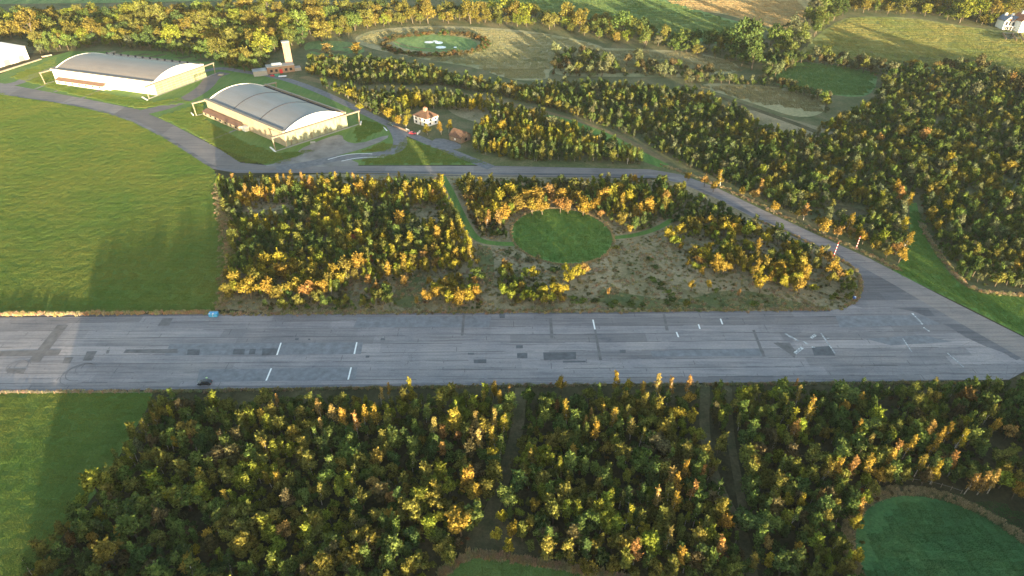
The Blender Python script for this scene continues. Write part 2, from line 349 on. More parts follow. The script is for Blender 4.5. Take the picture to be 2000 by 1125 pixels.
polys_object('runway_patches', [[(112, 635), (134, 635), (78, 707), (55, 707)], [(170, 687), (190, 686), (179, 705), (162, 705)],
      [(127, 698), (144, 698), (137, 710), (122, 710)], [(209, 684), (215, 684), (212, 691), (207, 691)], [(246, 683), (347, 682), (347, 690), (241, 690)],
      [(318, 622), (338, 622), (330, 637), (308, 637)], [(904, 615), (909, 615), (905, 656), (900, 656)], [(1072, 622), (1078, 622), (1081, 662), (1075, 662)],
      [(1160, 644), (1164, 644), (1176, 704), (1170, 704)], [(1294, 614), (1299, 614), (1306, 646), (1300, 646)], [(1469, 645), (1474, 645), (1495, 697), (1489, 697)],
      [(1510, 670), (1542, 670), (1555, 688), (1552, 700), (1540, 690)], [(15, 720), (52, 720), (46, 730), (14, 729)]], M['patch_warm'], .118)
polys_object('runway_patches', [[(-60, 687), (121, 683), (114, 694), (-70, 698)]], M['patch_warm'], .124)
polys_object('runway_patches', [[(1061, 689), (1125, 688), (1125, 702), (1062, 704)], [(1099, 705), (1144, 705), (1144, 708), (1100, 709)], [(1008, 675), (1021, 675), (1021, 681), (1008, 681)],
      [(1010, 690), (1030, 690), (1030, 700), (1010, 700)], [(1210, 684), (1222, 684), (1222, 690), (1210, 690)], [(1585, 679), (1620, 676), (1631, 695), (1590, 695)],
      [(367, 683), (391, 683), (389, 694), (365, 694)], [(457, 682), (479, 682), (477, 693), (454, 693)], [(488, 682), (500, 682), (498, 692), (486, 692)], [(513, 681), (543, 681), (541, 694), (511, 695)],
      [(577, 661), (584, 661), (583, 665), (576, 665)], [(602, 662), (606, 662), (606, 665), (602, 665)], [(744, 661), (752, 661), (752, 665), (743, 665)], [(914, 690), (926, 690), (926, 693), (914, 693)],
      [(975, 614), (986, 614), (986, 622), (976, 622)], [(925, 703), (950, 702), (950, 710), (926, 710)], [(715, 695), (722, 695), (721, 699), (714, 699)], [(1418, 621), (1422, 621), (1423, 624), (1419, 624)]], M['patch_dark'], .130)
def stroke(a, b, wd):
    A, B = Vector(P(*a)), Vector(P(*b)); d = (B-A).normalized(); n = Vector((-d.y, d.x))*wd/2
    return [A+n, A-n, B-n, B+n]
def strokes(name, segs, m, dz, wd):
    vs, fs = [], []
    for s in segs:
        q = stroke(s[0], s[1], s[2] if len(s) > 2 else wd); k = len(vs)
        vs += [(v.x, v.y, hz(v.x, v.y)+dz) for v in q]; fs.append((k, k+1, k+2, k+3))
    me = bpy.data.meshes.new(name); me.from_pydata(vs, [], fs); me.materials.append(m)
    o = bpy.data.objects.new(name, me); COL.objects.link(o); o['kind'] = 'structure'; return o
strokes('runway_markings', [((549, 670), (541, 694)), ((697, 669), (692, 692)), ((530, 720), (520, 744)), ((686, 718), (680, 742)), ((1158, 625), (1162, 644)),
      ((1321, 649), (1325, 659)), ((1364, 634), (1367, 643)), ((1407, 623), (1411, 634))], M['paint'], .142, .5)
strokes('faded_markings', [((1533, 652), (1560, 667), .8), ((1568, 667), (1578, 673), .5), ((1584, 661), (1593, 654), 1.0), ((1552, 691), (1567, 679), 1.1), ((1603, 651), (1631, 691), .5), ((1610, 661), (1620, 662), .3),
      ((1781, 612), (1802, 634), .7), ((1803, 640), (1815, 648), .7), ((1763, 662), (1781, 688), .35), ((1850, 690), (1882, 718), .4), ((1585, 678), (1592, 679), .6)], M['paint_worn'], .142, .5)
def arcs(name, specs, m):
    vs, fs = [], []
    for (px, py, r, a0, a1, wd) in specs:
        c = P(px, py); n = 26; k = len(vs)
        for i in range(n+1):
            a = R(a0+(a1-a0)*i/n)
            for rr in (r-wd/2, r+wd/2): vs.append((c[0]+rr*math.cos(a), c[1]+rr*math.sin(a), .136))
        fs += [(k+2*i, k+2*i+1, k+2*i+3, k+2*i+2) for i in range(n)]
    me = bpy.data.meshes.new(name); me.from_pydata(vs, [], fs); me.materials.append(m)
    o = bpy.data.objects.new(name, me); COL.objects.link(o); o['kind'] = 'structure'
arcs('tyre_marks', [(158, 727, 4.2, 20, 290, .25), (152, 733, 4.8, 60, 330, .2), (34, 716, 3.0, 0, 300, .22), (44, 714, 2.2, 20, 330, .2), (165, 720, 2.5, 0, 250, .2)], M['track_mark'])
# ------------------------------------------------------------------ mesh helpers
class MB:
    def __init__(s): s.v, s.f = [], []
    def box(s, a, b):
        (x0, y0, z0), (x1, y1, z1) = a, b; k = len(s.v)
        s.v += [(x0, y0, z0), (x1, y0, z0), (x1, y1, z0), (x0, y1, z0), (x0, y0, z1), (x1, y0, z1), (x1, y1, z1), (x0, y1, z1)]
        s.f += [tuple(k+i for i in q) for q in ((0, 3, 2, 1), (4, 5, 6, 7), (0, 1, 5, 4), (1, 2, 6, 5), (2, 3, 7, 6), (3, 0, 4, 7))]; return s
    def tube(s, pts, rads, n=8, cap=True):
        k = len(s.v); m = len(pts); pts = [Vector(p) for p in pts]
        for i, p in enumerate(pts):
            d = (pts[min(i+1, m-1)]-pts[max(i-1, 0)]).normalized()
            a = d.orthogonal().normalized() if i == 0 else (a-d*a.dot(d)).normalized()
            b = d.cross(a)
            for j in range(n):
                t = 2*math.pi*j/n; q = p+(a*math.cos(t)+b*math.sin(t))*rads[i]; s.v.append(tuple(q))
        for i in range(m-1):
            for j in range(n):
                s.f.append((k+i*n+j, k+i*n+(j+1) % n, k+(i+1)*n+(j+1) % n, k+(i+1)*n+j))
        if cap: s.f += [tuple(k+j for j in range(n))[::-1], tuple(k+(m-1)*n+j for j in range(n))]
        return s
    def extrude(s, prof, axis, a, b):
        """closed outline prof [(u, z)] pushed from a to b along x or y"""
        k = len(s.v); n = len(prof)
        for t in (a, b):
            for u, z in prof: s.v.append((t, u, z) if axis == 'x' else (u, t, z))
        s.f += [tuple(range(k, k+n)), tuple(range(k+2*n-1, k+n-1, -1))]
        s.f += [(k+i, k+n+i, k+n+(i+1) % n, k+(i+1) % n) for i in range(n)]
        return s
    def poly(s, pts):
        k = len(s.v); s.v += [tuple(p) for p in pts]; s.f.append(tuple(range(k, k+len(pts)))); return s
    def build(s, name, m, parent=None, smooth=False, fix=True):
        me = bpy.data.meshes.new(name); me.from_pydata(s.v, [], s.f)
        if fix:
            bm = bmesh.new(); bm.from_mesh(me); bmesh.ops.recalc_face_normals(bm, faces=bm.faces); bm.to_mesh(me); bm.free()
        me.materials.append(m)
        if smooth:
            for p in me.polygons: p.use_smooth = True
        o = bpy.data.objects.new(name, me); COL.objects.link(o)
        if parent: o.parent = parent
        return o
# ------------------------------------------------------------------ building materials
def stained(name, c, stain, sc=.25, amt=.5, vert=True, rough=.7):
    m, nt, b = mat(name, rough, .3)
    v = coords(nt, (1, 1, .25) if vert else (1, 1, 1))
    f = noi(nt, v, sc, 6, .7, .4); g = noi(nt, coords(nt), 1.3, 5, .7)
    col = mix(nt, mth(nt, 'MULTIPLY', ramp(nt, f, [(.48, (0, 0, 0)), (.68, (1, 1, 1))]), amt), c, stain)
    col = mix(nt, .25, col, ramp(nt, g, [(.3, (.6, .6, .6)), (.7, (1.15, 1.15, 1.15))]), 'MULTIPLY')
    nt.links.new(col, b.inputs["Base Color"]); return m
M['white_clad'] = stained('white_cladding', (.78, .75, .70), (.60, .55, .48), .1, .4)
M['cream'] = stained('cream_render', (.42, .35, .25), (.24, .18, .13), .3, .6)
M['pale_green'] = stained('pale_green_door', (.25, .28, .20), (.14, .10, .06), .5, .85)
M['white_gable'] = stained('white_gable', (.80, .77, .72), (.62, .55, .50), .1, .3)
M['frame_paint'] = stained('cream_steel', (.27, .22, .165), (.16, .12, .09), .4, .4)
M['rust_roof'] = stained('brown_lean_roof', (.17, .10, .07), (.10, .065, .05), .3, .7, False)
def roof_mat(name, c, c2, bays):
    m, nt, b = mat(name, .55, .4)
    f = noi(nt, coords(nt, (1, .18, 1)), .25, 6, .65, .4)
    col = mix(nt, ramp(nt, f, [(.35, (0, 0, 0)), (.7, (1, 1, 1))]), c, c2)
    tc = coords(nt); sep = nt.nodes.new("ShaderNodeSeparateXYZ"); nt.links.new(tc, sep.inputs[0])
    fr = mth(nt, 'FRACT', mth(nt, 'DIVIDE', sep.outputs[1], bays))
    col = mix(nt, mth(nt, 'MULTIPLY', mth(nt, 'LESS_THAN', fr, .05), .2), col, (.10, .10, .11))
    g = noi(nt, coords(nt), 1.8, 5, .75)
    col = mix(nt, .3, col, ramp(nt, g, [(.3, (.6, .6, .6)), (.7, (1.25, 1.25, 1.25))]), 'MULTIPLY')
    nt.links.new(col, b.inputs["Base Color"]); return m
M['barrel'] = roof_mat('grey_felt_roof', (.155, .165, .185), (.135, .138, .145), 3.6)
M['barrel_b'] = roof_mat('warm_grey_roof', (.175, .160, .150), (.145, .132, .124), 3.6)
M['felt_and_shade'] = simple('felt_gutter_shade', (.06, .06, .07), .9, .1)  # dark felt tone, also standing in for shadow in the gutters
M['brick'] = None
def brick_mat(name, c1, c2, sc=3.5):
    m, nt, b = mat(name, .9, .15)
    t = nt.nodes.new("ShaderNodeTexBrick"); t.inputs["Scale"].default_value = sc; t.inputs["Color1"].default_value = (*c1, 1); t.inputs["Color2"].default_value = (*c2, 1)
    t.inputs["Mortar"].default_value = (.35, .32, .28, 1); t.inputs["Mortar Size"].default_value = .012
    nt.links.new(coords(nt, (1, 1, 1), .3), t.inputs["Vector"])
    g = noi(nt, coords(nt, (1, 1, .3)), .5, 5, .7)
    nt.links.new(mix(nt, .6, t.outputs[0], ramp(nt, g, [(.3, (.6, .55, .5)), (.7, (1.2, 1.2, 1.15))]), 'MULTIPLY'), b.inputs["Base Color"]); return m
M['brick'] = brick_mat('tower_brick', (.36, .24, .17), (.30, .19, .13))
M['brick_dark'] = brick_mat('garage_brick', (.26, .19, .14), (.20, .14, .11))
def tile_mat(name, c):
    m, nt, b = mat(name, .8, .2)
    wv = nt.nodes.new("ShaderNodeTexWave"); wv.bands_direction = 'Z'; wv.inputs["Scale"].default_value = 1.4; wv.inputs["Distortion"].default_value = .6
    nt.links.new(coords(nt), wv.inputs[0]); g = noi(nt, coords(nt), 1.1, 6, .7)
    col = ramp(nt, g, [(.3, tuple(x*.6 for x in c)), (.7, tuple(min(1, x*1.35) for x in c))])
    nt.links.new(mix(nt, .35, col, wv.outputs[0], 'MULTIPLY'), b.inputs["Base Color"]); return m
M['tile_brown'] = tile_mat('brown_tiles', (.16, .095, .065)); M['tile_red'] = tile_mat('orange_tiles', (.36, .15, .08)); M['slate'] = tile_mat('blue_slate', (.20, .23, .30))
M['white'] = simple('white_render', (.80, .79, .77), .7, .2, var=.05)
M['glass'] = simple('dark_glass', (.03, .035, .045), .12, .5); M['black'] = simple('black_rubber', (.02, .02, .02), .8, .2)
M['concrete'] = simple('concrete', (.33, .32, .30), .9, .1); M['wood'] = simple('weathered_timber', (.30, .21, .13), .9, .1)
M['steel'] = simple('grey_steel', (.35, .36, .38), .5, .4, .4)
M['red'] = simple('red_paint', (.55, .03, .04), .35, .5); M['carwhite'] = simple('white_paint', (.78, .78, .78), .35, .5)
M['cargreen'] = simple('dark_green_paint', (.03, .07, .07), .35, .5); M['carblack'] = simple('black_paint', (.025, .028, .035), .25, .6)
M['blue'] = simple('blue_paint', (.07, .33, .58), .5, .4, var=.2); M['skip'] = simple('green_paint', (.06, .22, .16), .6, .3)
def glaze_mat(name, c1, c2, cell=(3.6, 1.55)):
    """wall of pale glazing bars and panes"""
    m, nt, b = mat(name, .45, .4)
    tc = coords(nt); s = nt.nodes.new("ShaderNodeSeparateXYZ"); nt.links.new(tc, s.inputs[0])
    fx = mth(nt, 'FRACT', mth(nt, 'DIVIDE', s.outputs[0], cell[0])); fz = mth(nt, 'FRACT', mth(nt, 'DIVIDE', s.outputs[2], cell[1]))
    bar = mth(nt, 'MAXIMUM', mth(nt, 'LESS_THAN', fx, .10), mth(nt, 'LESS_THAN', fz, .28))
    cb = nt.nodes.new("ShaderNodeCombineXYZ")
    nt.links.new(mth(nt, 'FLOOR', mth(nt, 'DIVIDE', s.outputs[0], cell[0])), cb.inputs[0]); nt.links.new(mth(nt, 'FLOOR', mth(nt, 'DIVIDE', s.outputs[2], cell[1])), cb.inputs[1])
    wn = nt.nodes.new("ShaderNodeTexWhiteNoise"); nt.links.new(cb.outputs[0], wn.inputs[0])
    pane = ramp(nt, wn.outputs["Value"], [(.1, c1), (.9, c2)])
    nt.links.new(mix(nt, bar, pane, (.36, .35, .23)), b.inputs["Base Color"]); return m
M['glazed'] = glaze_mat('glazed_doors', (.15, .18, .11), (.26, .27, .15))
# ------------------------------------------------------------------ hangars
def frame_at(F, Rr, L, Wd=None, Ln=None):
    f, r, l = Vector(P(*F)), Vector(P(*Rr)), Vector(P(*L))
    u, v = r-f, l-f
    W_, L_ = Wd or u.length, Ln or v.length
    au = math.atan2(u.y, u.x); av = math.atan2(v.y, v.x)-math.pi/2
    a = (au*u.length+av*v.length)/(u.length+v.length)
    return (f.x, f.y, hz(f.x, f.y)), a, W_, L_
def arch(x0, x1, rise, z, n=22):
    c = (x1-x0)/2; rr = (c*c+rise*rise)/(2*rise); a0 = math.asin(c/rr)
    return [((x0+x1)/2+rr*math.sin(-a0+2*a0*i/n), z+rise-rr+rr*math.cos(-a0+2*a0*i/n)) for i in range(n+1)]
def hangar(name, F, Rr, L, label, sty):
    loc, a, W, Ln = frame_at(F, Rr, L)
    t = empty(name, loc, a); tag(t, label, 'hangar', 'large aircraft hangars beside the taxiway')
    Hh, par, rise = 8.4, 9.2, 5.0
    wall, door, roofm = sty['wall'], sty['door'], sty['roof']
    # long walls with a parapet standing over the eaves
    b = MB().box((0, 0, 0), (.5, Ln, par)); b.box((-.9, -.2, par-1.3), (-.002, Ln+.2, par-.1)); b.build('side_wall', wall, t)
    b = MB().box((W-.5, 0, 0), (W, Ln, par)); b.build('side_wall', wall, t)
    MB().box((.5, Ln-.5, 0), (W-.5, Ln, Hh)).build('end_wall', wall, t)
    MB().box((-.95, -.25, par-.1), (1.1, Ln+.25, par+.05)).box((W-1.0, -.2, par-.1), (W+.3, Ln+.2, par+.05)).build('parapet_coping', M['frame_paint'], t)
    MB().box((1.1, .6, Hh-.4), (3.2, Ln-.5, Hh-.2)).box((W-3.2, .6, Hh-.4), (W-1.0, Ln-.5, Hh-.2)).build('gutter', M['felt_and_shade'], t)  # shadow between parapet and roof put into the gutter's dark colour
    # barrel roof
    arc = arch(2.4, W-2.4, rise, Hh-.3)
    prof = [(x, z) for x, z in arc]+[(W-2.4, Hh-.7), (2.4, Hh-.7)]
    r_ = MB().extrude(prof, 'y', 1.2, Ln-.8).build('barrel_roof', roofm, t)
    if sty.get('ribs'):
        for k in (1, 2):
            y = Ln*k/3; ar = arch(2.3, W-2.3, rise+.12, Hh-.25)
            q = MB(); n = len(ar)
            q.extrude([(x, z) for x, z in ar]+[(x, z-.5) for x, z in ar[::-1]], 'y', y-.35, y+.35); q.build('roof_joint', M['felt_and_shade'], r_)
    if sty.get('vents'):
        for k in range(12):
            y = Ln*(.08+.075*k); q = MB().box((W-7.3, y-.5, Hh+2.2), (W-6.4, y+.5, Hh+3.5)); q.build('roof_vent', M['felt_and_shade'], r_)
    # white curved gable panels
    for y0, y1, ex in ((.62, 1.19, .3), (Ln-.79, Ln-.52, .0)):
        g = arch(1.2, W-1.2, rise+ex, Hh-.1)
        MB().extrude([(x, z) for x, z in g]+[(W-1.2, Hh-2.0), (1.2, Hh-2.0)], 'y', y0, y1).build('gable_panel', M['white_gable'], t)
    # sliding doors along the front, gantry frames at each end
    n = sty['leaves']
    for k in range(n):
        x0 = .02+(W-.04)*k/n; x1 = .02+(W-.04)*(k+1)/n
        off = .12*(k % 2)
        MB().box((x0+.08, .02-off, .15), (x1-.08, .36-off, Hh-.9)).build('sliding_door', door, t)
    MB().box((.5, .37, 0), (W-.5, .6, Hh-.1)).build('front_wall', wall, t)
    MB().box((0, -1.9, 0), (W, -.2, .12)).build('door_sill', M['concrete'], t)
    for y in (-1.3, Ln+1.3):
        g = empty('door_gantry', (0, y, 0)); g.parent = t
        MB().box((-8.5, -.7, Hh-.75), (W+8.5, .7, Hh-.1)).build('gantry_beam', M['frame_paint'], g)
        for x in (-8.1, W+8.1):
            q = MB(); s_ = .45
            q.tube([(x+(.5 if x < 0 else -.5), 0, 0), (x, 0, Hh-.76)], [.28, .34], 6); q.build('gantry_post', M['frame_paint'], g)
        [MB().box((a_, -.3, 0), (b_, .3, .25)).build('door_rail', M['concrete'], g) for a_, b_ in ((-8.6, -.1), (W+.1, W+8.6))]
    # low lean-to building on the near long side
    y0, y1 = Ln*sty['lean'][0], Ln*sty['lean'][1]
    le = MB().box((-4.2, y0, 0), (-.01, y1, 2.4)).build('lean_to', sty['leanwall'], t)
    MB().extrude([(-4.6, 2.42), (-.96, 3.7), (-.96, 3.85), (-4.6, 2.6)], 'y', y0-.3, y1+.3).build('roof', M['rust_roof'], le)
    for k in range(7):
        y = y0+(y1-y0)*(k+.5)/7
        MB().box((-4.26, y-1.1, .9), (-4.203, y+1.1, 2.0)).build('window', M['glass'], le)
    MB().box((-2.6, y0-4.5, 0), (-.02, y0-.4, 2.5)).build('porch', M['white'], t)
    return t, W, Ln
hangar('hangar', (560, 287), (682, 249), (405, 222), 'barrel-roofed hangar with pale green stained doors and three-bay grey roof, beside the bending road',
       dict(wall=M['cream'], door=M['pale_green'], roof=M['barrel'], ribs=True, leaves=6, lean=(.50, .985), leanwall=M['cream']))
hangar('hangar', (306, 186), (398, 149), (116, 157), 'white barrel-roofed hangar with glazed front doors and orange-brown lean-to, nearest the dark wood',
       dict(wall=M['white_clad'], door=M['glazed'], roof=M['barrel_b'], vents=True, leaves=8, lean=(.46, .94), leanwall=M['white_clad']))
def white_shed():
    c = PV(58, 115); d = (PV(-60, 150)-c); d.z = 0; a = math.atan2(-d.y, -d.x)
    t = empty('hangar', c, a); tag(t, 'plain white hangar with pale flat-looking roof, cut off by the photo\'s side', 'hangar', 'large aircraft hangars beside the taxiway')
    Ln = 95.0
    MB().box((-Ln, 0, 0), (0, .5, 9.6)).build('side_wall', M['white_clad'], t)
    MB().box((-.5, .5, 0), (0, 45.49, 9.6)).build('end_wall', M['white_clad'], t)
    MB().box((-Ln, .5, 0), (-Ln+.5, 45.49, 9.6)).build('end_wall', M['white_clad'], t)
    MB().box((-Ln+.5, 45.5, 0), (-.5, 46, 9.6)).build('side_wall', M['white_clad'], t)
    MB().extrude([(-.3, 9.61), (46.3, 9.61), (46.3, 9.9), (23, 11.6), (-.3, 9.9)], 'x', -Ln-.3, .3).build('roof', M['white_gable'], t)
    for k in range(6):
        MB().box((-9-k*13, -.06, 0), (-4-k*13, -.003, 4.2)).build('door', M['steel'], t)
white_shed()
# low kerb wall and scraps round the hangars
def low_wall(name, a, b, h, th, m, label, cat):
    A, B = PV(*a), PV(*b); d = B-A; t = MB().box((0, -th/2, 0), (d.length, th/2, h)).build(name, m)
    t.location = A; t.rotation_euler = (0, 0, math.atan2(d.y, d.x)); tag(t, label, cat); return t
low_wall('low_wall', (-20, 148), (80, 116), .7, 2.2, M['cream'], 'long low pale wall lit by the sun in front of the plain white hangar', 'wall')
low_wall('low_wall', (82, 112), (101, 108), .9, 1.6, M['cream'], 'short low pale wall by the trees beside the plain white hangar', 'wall')
low_wall('low_wall', (427, 147), (436, 147), .8, 2.5, M['cream'], 'pale low loading block beside the back road below the wood', 'wall')
low_wall('white_board', (374, 222), (378, 226), .9, .4, M['white'], 'small white board on the lawn by the rear gantry of the green-doored hangar', 'board')
low_wall('white_board', (278, 190), (288, 196), .5, .8, M['white'], 'long white board on the grass beside the glazed-door hangar', 'board')
low_wall('white_board', (704, 245), (706, 240), 1.2, .6, M['white'], 'small upright white board on lawn beside the green-doored hangar gantry', 'board')
low_wall('concrete_footing', (528, 288), (538, 297), .4, .9, M['white'], 'pale concrete footing with angled ends at the front gantry foot', 'footing')
low_wall('manhole_slab', (606, 279), (616, 278), .25, 3.0, M['concrete'], 'pale square concrete slab on the apron before the green-doored hangar', 'slab')
# ------------------------------------------------------------------ brick tower and its buildings
def window_part(parent, x0, y0, x1, y1, z0, z1, axis):
    if axis == 'y-': q = MB().box((x0, y0-.05, z0), (x1, y0-.003, z1))
    elif axis == 'x-': q = MB().box((x0-.05, y0, z0), (x0-.003, y1, z1))
    return q.build('window', M['glass'], parent)
def tower():
    A, B = PV(528, 146), PV(573, 141); a = math.atan2((B-A).y, (B-A).x)
    t = empty('water_tower', PV(574, 134), a); tag(t, 'tall square brick tower rising from flat-roofed brick block at the wood edge', 'tower')
    s = MB().box((-5.2, 0, 0), (0, 4.6, 19.5)); sh = s.build('tower_shaft', M['brick'], t)
    MB().box((-5.35, -.15, 19.5), (.15, 4.75, 20.0)).build('tower_cap', M['concrete'], t)
    for x in (-4.6, -3.0, -1.4): MB().box((x, -.35, 5), (x+.5, -.003, 19.2)).build('pilaster', M['brick'], sh)
    b = MB().box((-20, -9, 0), (-.3, -.36, 4.8)); bl = b.build('main_block', M['brick'], t)
    MB().box((-20.3, -9.3, 4.82), (-.1, -.4, 5.2)).build('flat_roof', M['concrete'], bl)
    MB().box((-16, -6, 5.2), (-9, -2.5, 6.3)).build('roof_light', M['white'], bl)
    b = MB().box((-30, -11, 0), (-20.32, -3, 3.4)).build('side_block', M['concrete'], t)
    MB().box((-30.4, -11.4, 3.42), (-20.35, -2.7, 3.75)).build('flat_roof', M['steel'], b)
    for x in (-18, -14.5, -7.5, -4): MB().box((x, -9.06, 1.4), (x+1.8, -9.003, 3.2)).build('window', M['glass'], bl)
    MB().box((-11.5, -9.07, 0), (-9.3, -9.003, 3)).build('door', M['red'], bl)
    MB().box((-1, -8, 0), (4.5, -1.5, 2.3)).build('lean_shed', M['concrete'], t)
tower()
# ------------------------------------------------------------------ vehicles
def wheel(x, y, r, wd, parent):
    w_ = MB().tube([(x, y-wd/2, r), (x, y+wd/2, r)], [r, r], 14).build('wheel', M['black'], parent)
    MB().tube([(x, y-wd/2-.01, r), (x, y+wd/2+.01, r)], [r*.55, r*.55], 10).build('rim', M['steel'], w_)
def car(loc, rz, paint, label, kind='hatch', group=None):
    t = empty('parked_car', loc, rz); tag(t, label, 'car', group)
    L_, W_ = 4.1, 1.74
    if kind == 'pickup':
        L_ = 5.0
        low = [(-2.5, .38), (2.45, .38), (2.5, .75), (2.35, 1.0), (1.3, 1.08), (-2.5, 1.08)]
        cab = [(1.25, 1.08), (.65, 1.72), (-.75, 1.75), (-.95, 1.08)]
    else:
        low = [(-2.05, .32), (2.0, .32), (2.08, .62), (1.95, .86), (1.15, .98), (-1.95, 1.0), (-2.1, .7)]
        cab = [(1.15, .98), (.35, 1.46), (-1.2, 1.5), (-1.9, 1.0)]
    b = MB().extrude([(x, z) for x, z in low], 'y', -W_/2, W_/2)
    body = b.build('body', paint, t)
    bv = body.modifiers.new('b', 'BEVEL'); bv.width = .12; bv.segments = 2
    c = MB(); k = 0
    o = [(x, -W_/2+.1, z) if z < 1.2 else (x, -W_/2+.28, z) for x, z in cab]; i_ = [(x, -y, z) for x, y, z in o]
    c.v = o+i_; n = len(o); c.f = [tuple(range(n)), tuple(range(2*n-1, n-1, -1))]+[(j, n+j, n+(j+1) % n, (j+1) % n) for j in range(n)]
    cb = c.build('cabin_glass', M['glass'], t)
    top = [p for p in cab if p[1] > 1.2]
    MB().box((min(p[0] for p in top)-.02, -W_/2+.26, top[0][1]+.005), (max(p[0] for p in top)+.02, W_/2-.26, top[0][1]+.09)).build('roof', paint, t)
    for x in (-L_/2+.72, L_/2-.78):
        for y in (-W_/2+.06, W_/2-.06): wheel(x, y, .33, .22, t)
    for s in (-1, 1):
        MB().box((L_/2-.04, s*.62-.16, .62), (L_/2+.04, s*.62+.16, .78)).build('headlight', M['carwhite'], t)
        MB().box((-L_/2-.05, s*.68-.12, .66), (-L_/2+.03, s*.68+.12, .84)).build('tail_light', M['red'], t)
    return t
car(PV(401, 750), math.pi+.02, M['carblack'], 'black car with sky glinting off its windscreen, standing on the runway edge', 'hatch')
car(PV(806, 262), R(-20), M['red'], 'small red car parked on the lane in front of the white house')
car(PV(763, 245), R(-38), M['cargreen'], 'dark green pickup parked where the lane meets the bending road', 'pickup')
car(PV(534, 149), R(5), M['red'], 'red car parked close against the brick tower block')
# skip and low trailer by the tower
def skip():
    t = empty('skip', PV(542, 149), R(5)); tag(t, 'open green rubbish skip standing outside the brick tower block', 'skip')
    prof = [(-1.9, 1.5), (-1.2, 0), (1.2, 0), (1.9, 1.5)]
    q = MB().extrude(prof, 'y', -.95, -.9).extrude(prof, 'y', .9, .95)
    q.box((-1.2, -.9, 0), (1.2, .9, .06)); q.poly([(-1.9, -.9, 1.5), (-1.2, -.9, 0.07), (-1.2, .9, 0.07), (-1.9, .9, 1.5)]); q.poly([(1.9, -.9, 1.5), (1.2, -.9, 0.07), (1.2, .9, 0.07), (1.9, .9, 1.5)])
    q.build('skip_body', M['skip'], t); MB().box((-1.95, -1.0, 1.5), (1.95, -.9, 1.6)).box((-1.95, .9, 1.5), (1.95, 1.0, 1.6)).build('skip_rim', M['skip'], t)
skip()
def trailer():
    t = empty('flat_trailer', PV(552, 151), R(14)); tag(t, 'long low white trailer beside the brick tower, right of the green skip', 'trailer')
    MB().box((-2.8, -1.1, .65), (2.8, 1.1, 1.05)).build('trailer_bed', M['carwhite'], t)
    MB().tube([(2.8, 0, .7), (4.1, 0, .6)], [.07, .06], 6).build('drawbar', M['steel'], t)
    for y in (-1.0, 1.0):
        for x in (-.6, .3): wheel(x, y, .34, .2, t)
trailer()
# ------------------------------------------------------------------ houses
def white_house():
    A, B, C_ = PV(809, 240), PV(836, 249), PV(856, 243)
    a = math.atan2((B-A).y, (B-A).x)
    t = empty('white_house', A, a); tag(t, 'white two-storey house with hipped brown tile roof among golden trees', 'house')
    W, D, h = 11.6, 9.4, 4.9
    wl = MB().box((0, 0, 0), (W, D, h)).build('wall', M['white'], t)
    r = MB(); e = .7; z0 = h+.01; z1 = h+3.4
    c = [(-e, -e, z0), (W+e, -e, z0), (W+e, D+e, z0), (-e, D+e, z0)]; rg = [(4.3, D/2, z1), (W-4.3, D/2, z1)]
    r.v = c+rg; r.f = [(0, 1, 5, 4), (1, 2, 5), (2, 3, 4, 5), (3, 0, 4), (3, 2, 1, 0)]
    rf = r.build('roof', M['tile_brown'], t)
    ch = MB().box((5.0, D/2-1.2, z1-1.6), (7.0, D/2+.5, z1+1.4)).build('chimney', M['brick'], rf)
    for x in (5.5, 6.5): MB().tube([(x, D/2-.4, z1+1.4), (x, D/2-.4, z1+1.9)], [.18, .15], 8).build('chimney_pot', M['tile_red'], ch)
    for x in (1.4, 5.1, 8.8):
        for z in (.8, 3.0):
            if x == 5.1 and z == .8: continue
            f = MB().box((x, -.06, z), (x+1.4, -.003, z+1.3)).build('window', M['glass'], wl)
            MB().box((x-.1, -.14, z-.14), (x+1.5, -.003, z-.02)).build('sill', M['concrete'], f)
    MB().box((5.3, -.08, 0), (6.3, -.003, 2.1)).build('door', M['wood'], wl)
    for y in (2.0, 6.5):
        for z in (.8, 3.0):
            MB().box((W+.003, y, z), (W+.06, y+1.3, z+1.3)).build('window', M['glass'], wl)
            MB().box((-.06, y, z), (-.003, y+1.3, z+1.3)).build('window', M['glass'], wl)
white_house()
def garage():
    A, B = PV(878, 273), PV(896, 279); a = math.atan2((B-A).y, (B-A).x)
    t = empty('brick_garage', A, a); tag(t, 'small brick outbuilding with brown pitched roof at the lane below the house', 'outbuilding')
    W, D, h = 9.2, 8.0, 2.9
    wl = MB().box((0, 0, 0), (W, D, h)).build('wall', M['brick_dark'], t)
    MB().extrude([(0, h+.005), (D, h+.005), (D/2, h+2.7)], 'x', .02, W-.02).build('gable', M['brick_dark'], t)
    MB().extrude([(-.5, h-.15), (D/2, h+2.85), (D+.5, h-.15), (D+.5, h+.1), (D/2, h+3.1), (-.5, h+.1)], 'x', -.4, W+.4).build('roof', M['tile_brown'], t)
    MB().box((4.0, -.06, .9), (5.0, -.003, 2.0)).build('window', M['white'], wl)
    MB().box((W+.003, 3, .8), (W+.06, 5, 2.2)).build('window', M['glass'], wl)
    MB().box((1.2, -.06, 0), (2.2, -.003, 2.1)).build('door', M['wood'], wl)
garage()
def hedge_lane():
    low_wall('garden_wall', (769, 247), (797, 258), 1.1, .4, M['brick_dark'], 'dark low garden wall along the lane left of the red car', 'wall')
    low_wall('garden_gate', (793, 255), (800, 258), 1.4, .15, M['white'], 'white gate at the end of the dark garden wall', 'gate')
    low_wall('garden_gate', (815, 264), (821, 258), 1.3, .15, M['white'], 'pale gate standing open on the lawn side of red car', 'gate')
hedge_lane()
